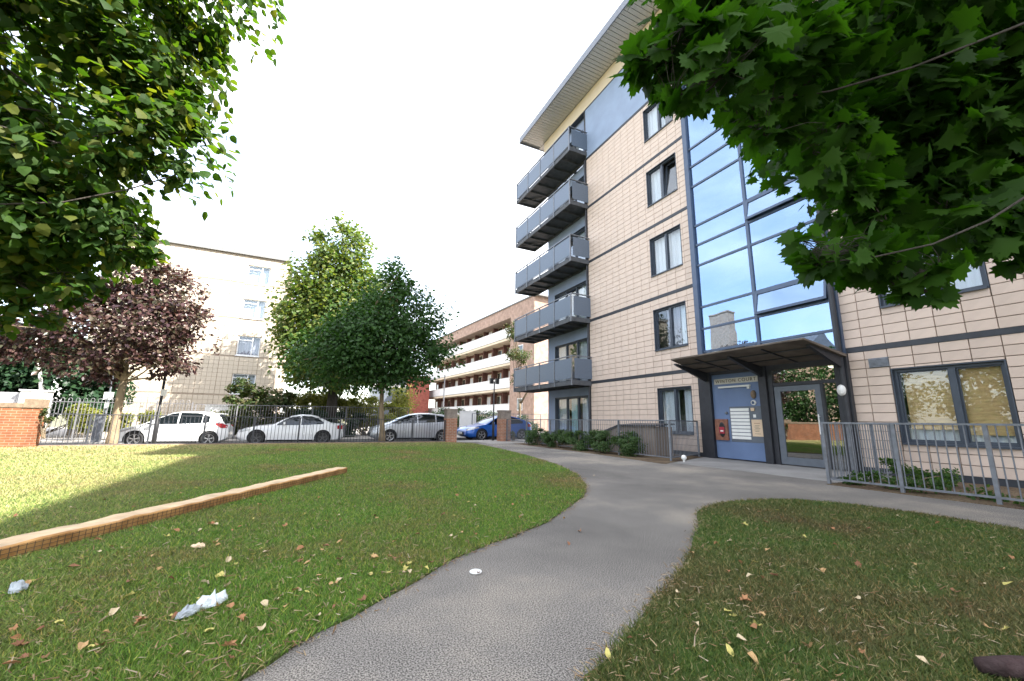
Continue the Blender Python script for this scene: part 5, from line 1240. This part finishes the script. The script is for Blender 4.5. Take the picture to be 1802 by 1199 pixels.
# ================================================================== STREET FURNITURE
def lamp_post(label, px, ybase, Y, py_top, r, m, heads=None, name='lamp_post'):
    a = on_y(px, py_top, Y); x = a[0]; zb = rz(x) if Y > 20.4 else 0
    t = thing(name, label, 'lamp post', (x, Y, zb))
    mb = MB(); mb.tube([(x, Y, zb-.05), (x, Y, zb+.9), (x, Y, zb+.95), (x, Y, a[2])], [r*1.5, r*1.5, r, r*.8], 10); obj('pole', mb, m, t, smooth=True)
    return t, a
t, a = lamp_post('black post with two small box lamp heads left of the right gate pier', 870, 777, 20.75, 672, .04, M['black'])
for s in (-1, 1):
    mb = MB(); mb.box(a[0]+s*.17-.09, a[0]+s*.17+.09, 20.67, 20.83, a[2]-.12, a[2]+.18); obj('lamp_head', mb, M['black'], t)
mb = MB(); mb.bar((a[0]-.12, 20.75, a[2]-.01), (a[0]+.12, 20.75, a[2]-.01), .04); obj('bracket', mb, M['black'], t)
t, a = lamp_post('thin distant street lamp in front of the white walkways', 783, 740, 37.0, 660, .06, M['steel'])
mb = MB(); mb.box(a[0]-.22, a[0]+.22, 36.8, 37.2, a[2], a[2]+.18); obj('lamp_head', mb, M['whiteplastic'], t)
t, a = lamp_post('black street lamp column rising behind the leftmost white car', 302, 770, 21.15, 600, .05, M['black'])
mb = MB(); mb.lathe([(.03, 0), (.10, .05), (.13, .35), (.15, .40), (.04, .5), (0, .52)], (a[0], a[1], a[2]), 'z', 12); obj('lamp_head', mb, M['black'], t)
z = on_y(297, 692, 21.15)[2]; mb = MB(); mb.box(a[0]-.02, a[0]+.16, 21.08, 21.10, z-.12, z+.14); obj('notice_plate', mb, M['white'], t)
a = on_y(192, 697, 25.0); x = a[0]
t = thing('sign_post', 'grey post with small square white parking sign beside the purple tree trunk', 'sign', (x, 25.0, rz(x)))
mb = MB(); mb.tube([(x, 25.0, rz(x)), (x, 25.0, a[2]+1.1)], .035, 8); obj('post', mb, M['galv'], t)
mb = MB(); mb.box(x-.17, x+.17, 24.94, 24.955, a[2]-.17, a[2]+.17); sgn_ = obj('sign_plate', mb, M['whiteplastic'], t)
mb = MB(); mb.bar((x-.05, 24.936, a[2]-.06), (x, 24.936, a[2]+.07), .02, .005); mb.bar((x, 24.936, a[2]+.07), (x+.05, 24.936, a[2]-.06), .02, .005); obj('sign_mark', mb, M['black'], sgn_)
mb = MB(); mb.box(x-.07, x+.07, 24.94, 24.955, a[2]-.55, a[2]-.32); obj('sign_plate', mb, M['whiteplastic'], t)
a = on_y(178, 729, 24.7); x = a[0]; t = thing('bollard', 'grey square bollard on the far pavement left of the purple tree', 'bollard', (x, 24.7, rz(x)))
mb = MB(); mb.box(x-.13, x+.13, 24.57, 24.83, rz(x)-.02, a[2]-.05); obj('body', mb, M['galv'], t); mb = MB(); mb.box(x-.15, x+.15, 24.55, 24.85, a[2]-.049, a[2]); obj('cap', mb, M['steel'], t)
mb = MB(); mb.lathe([(.03, 0), (.035, .06), (.065, .08), (.075, .13), (.05, .18), (0, .20)], (9.62, 8.62, .0), 'z', 14)
tag(obj('garden_light', mb, M['whiteplastic'], None, smooth=True), 'small pale globe light on the ground by the entrance railing corner', 'light')

# ================================================================== GRASS AND LITTER
def in_poly(P, poly):
    poly = np.array(poly); x, y = P[:, 0], P[:, 1]; ins = np.zeros(len(P), bool); j = len(poly)-1
    for i in range(len(poly)):
        xi, yi = poly[i]; xj_, yj = poly[j]
        c_ = ((yi > y) != (yj > y)) & (x < (xj_-xi)*(y-yi)/(yj-yi+1e-12)+xi); ins ^= c_; j = i
    return ins
def visible(P, m=60):
    v = np.c_[P[:, 0], P[:, 1], np.full(len(P), -CAM_H)]; zc = v@_fw; u = (v@_r2)/np.maximum(zc, .01)*F_PX+901; w_ = -(v@_u2)/np.maximum(zc, .01)*F_PX+599.5
    return (zc > .2) & (u > -m) & (u < 1802+m) & (w_ < 1199+m)
def scatter(n, rmin, rmax, rng, power):
    r = rmin*(rmax/rmin)**(rng.random(n)**power); th = rng.uniform(-1.35, 1.9, n)
    a = th+0; return np.c_[r*np.sin(a), r*np.cos(a)]
rng = np.random.default_rng(77)
Pg = scatter(1250000, 1.2, 21.0, rng, .80); Pg = Pg[visible(Pg, 1100)]
beam_poly = [(Ax-.02*nx, Ay-.02*ny), (Bx-.02*nx, By-.02*ny), (Bx+nx*(W_+.02), By+ny*(W_+.02)), (Ax+nx*(W_+.02), Ay+ny*(W_+.02))]
def jitter(P, s): return P+rng.normal(size=P.shape)*s
for nm, poly, lab in (('left_grass', left_lawn, 'mown grass of the left lawn'), ('right_grass', right_lawn, 'worn grass of the shaded right lawn')):
    k = in_poly(jitter(Pg, .02), poly) & ~in_poly(Pg, beam_poly); P = Pg[k]
    n = len(P); d = np.hypot(P[:, 0], P[:, 1])
    h = rng.uniform(.012, .034, n)*(1+.02*d); wdt = rng.uniform(.0016, .0032, n)*(1+.16*d)
    a = rng.uniform(0, 2*math.pi, n); ln = rng.normal(size=(n, 2))*h[:, None]*.75
    bx0 = np.c_[P[:, 0]-np.cos(a)*wdt, P[:, 1]-np.sin(a)*wdt, np.full(n, .012)]; bx1 = np.c_[P[:, 0]+np.cos(a)*wdt, P[:, 1]+np.sin(a)*wdt, np.full(n, .012)]
    tp = np.c_[P[:, 0]+ln[:, 0], P[:, 1]+ln[:, 1], .014+h]
    co = np.stack([bx0, bx1, tp], 1).reshape(-1, 3)
    me = bpy.data.meshes.new(nm); me.vertices.add(3*n); me.vertices.foreach_set('co', co.ravel())
    me.loops.add(3*n); me.loops.foreach_set('vertex_index', np.arange(3*n, dtype=np.int32)); me.polygons.add(n); me.polygons.foreach_set('loop_start', np.arange(0, 3*n, 3, dtype=np.int32)); me.update(calc_edges=True)
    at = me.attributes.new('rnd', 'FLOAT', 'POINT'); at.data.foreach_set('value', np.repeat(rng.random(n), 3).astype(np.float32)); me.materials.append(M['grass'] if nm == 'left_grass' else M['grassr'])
    dry = np.clip((P[:, 1]-15.8)/3.2, 0, 1)*.75 + np.clip((-P[:, 0]-1.0)/4, 0, .7)  # dry by the fence; leftward term puts sunlight's paleness into the colour
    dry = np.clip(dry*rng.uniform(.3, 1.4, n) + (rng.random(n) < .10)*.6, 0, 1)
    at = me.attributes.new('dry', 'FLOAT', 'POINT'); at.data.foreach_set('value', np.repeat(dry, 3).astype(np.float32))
    o = bpy.data.objects.new(nm, me); COL.objects.link(o); o['kind'] = 'stuff'; o['label'] = lab; o['category'] = 'grass'
    print(nm, n)
# fine dry litter
M['straw'] = leafmat('dry_litter', [(.16, .10, .05), (.28, .18, .09), (.40, .31, .19), (.13, .07, .04), (.45, .38, .27)], (1, .8, .5), .15, .8)
P = scatter(26000, 1.5, 12.0, rng, .85); P = P[visible(P)]
dens_l = in_poly(P, left_lawn) & (rng.random(len(P)) < np.clip(1.15-.13*np.hypot(P[:, 0]+1.0, P[:, 1]-2.5), .06, 1)); dens_r = in_poly(P, right_lawn) & (rng.random(len(P)) < .6)
k = (dens_l | dens_r) & ~in_poly(P, beam_poly); P = P[k]
ed = []
for line in (path_l, path_r):
    for p_, q_ in zip(line, line[1:]):
        m_ = int(math.dist(p_, q_)*150); tt_ = rng.random(m_)
        e_ = np.c_[p_[0]+(q_[0]-p_[0])*tt_, p_[1]+(q_[1]-p_[1])*tt_] + rng.normal(size=(m_, 2))*.045; ed.append(e_)
ed = np.concatenate(ed); ed = ed[visible(ed)]; PZ = np.r_[rng.uniform(.02, .045, len(P)), rng.uniform(.006, .022, len(ed))]; P = np.concatenate([P, ed])
STRAW = ([(0, -.07, 0), (1, -.04, .05), (1, .04, .05), (0, .07, 0), (.5, 0, .09)], [(0, 1, 4), (1, 2, 4), (2, 3, 4), (3, 0, 4)])
me, _ = leaf_mesh('leaf_litter', np.c_[P, PZ], np.c_[rng.normal(size=(len(P), 2))*.35, np.ones(len(P))], rng.uniform(.015, .05, len(P)), STRAW, M['straw'], rng)
o = bpy.data.objects.new('leaf_litter', me); COL.objects.link(o); o['kind'] = 'stuff'; o['label'] = 'fine dry twigs and leaf scraps strewn through the grass'; o['category'] = 'leaf litter'
# fallen leaves, single objects
lcols = [(.34, .17, .08), (.44, .28, .13), (.52, .42, .27), (.23, .11, .06), (.50, .44, .14)]
lm = [mat('fallen_leaf_%d' % i, c, .85, var=.3, scale=30) for i, c in enumerate(lcols)]
protos = []
for i in range(10):
    rr = random.Random(i); src = MAPLE if i % 3 == 0 else LIME
    vs = [(v[0]-.4, v[1]*(.55+.3*rr.random()), abs(v[1])*rr.uniform(.15, .7)+.12*math.sin(v[0]*3+i)) for v in src[0]]
    me = bpy.data.meshes.new('fallen_leaf'); me.from_pydata(vs, [], [tuple(f) for f in src[1]]); me.materials.append(lm[i % 5]); protos.append(me)
P = scatter(4000, 1.7, 9.0, rng, .9); P = P[visible(P, -10)]
wl_ = in_poly(P, left_lawn); wr_ = in_poly(P, right_lawn)
pr = np.where(wl_, np.clip(1.1-.17*np.hypot(P[:, 0]+1.2, P[:, 1]-3), .04, 1), np.where(wr_, .4, .015))
k = (rng.random(len(P)) < pr) & ~in_poly(P, beam_poly); P = P[k][:230]
for i, p in enumerate(P):
    lz = .034 if in_poly(p[None], left_lawn)[0] or in_poly(p[None], right_lawn)[0] else .008
    s = rng.uniform(.03, .062)
    o = inst('fallen_leaf', protos[int(rng.integers(0, 10))], (p[0], p[1], lz), None, rot=(rng.normal()*.3, rng.normal()*.3, rng.uniform(0, 6.28)), scale=(s, s, s))
    on_l = in_poly(p[None], left_lawn)[0]; on_r = in_poly(p[None], right_lawn)[0]
    tag(o, 'dry curled leaf lying on the left lawn' if on_l else 'dry curled leaf lying on the right lawn' if on_r else 'dry curled leaf lying on the tarmac path', 'leaf', 'fallen leaves on the left lawn' if on_l else 'fallen leaves on the right lawn' if on_r else 'fallen leaves on the path')
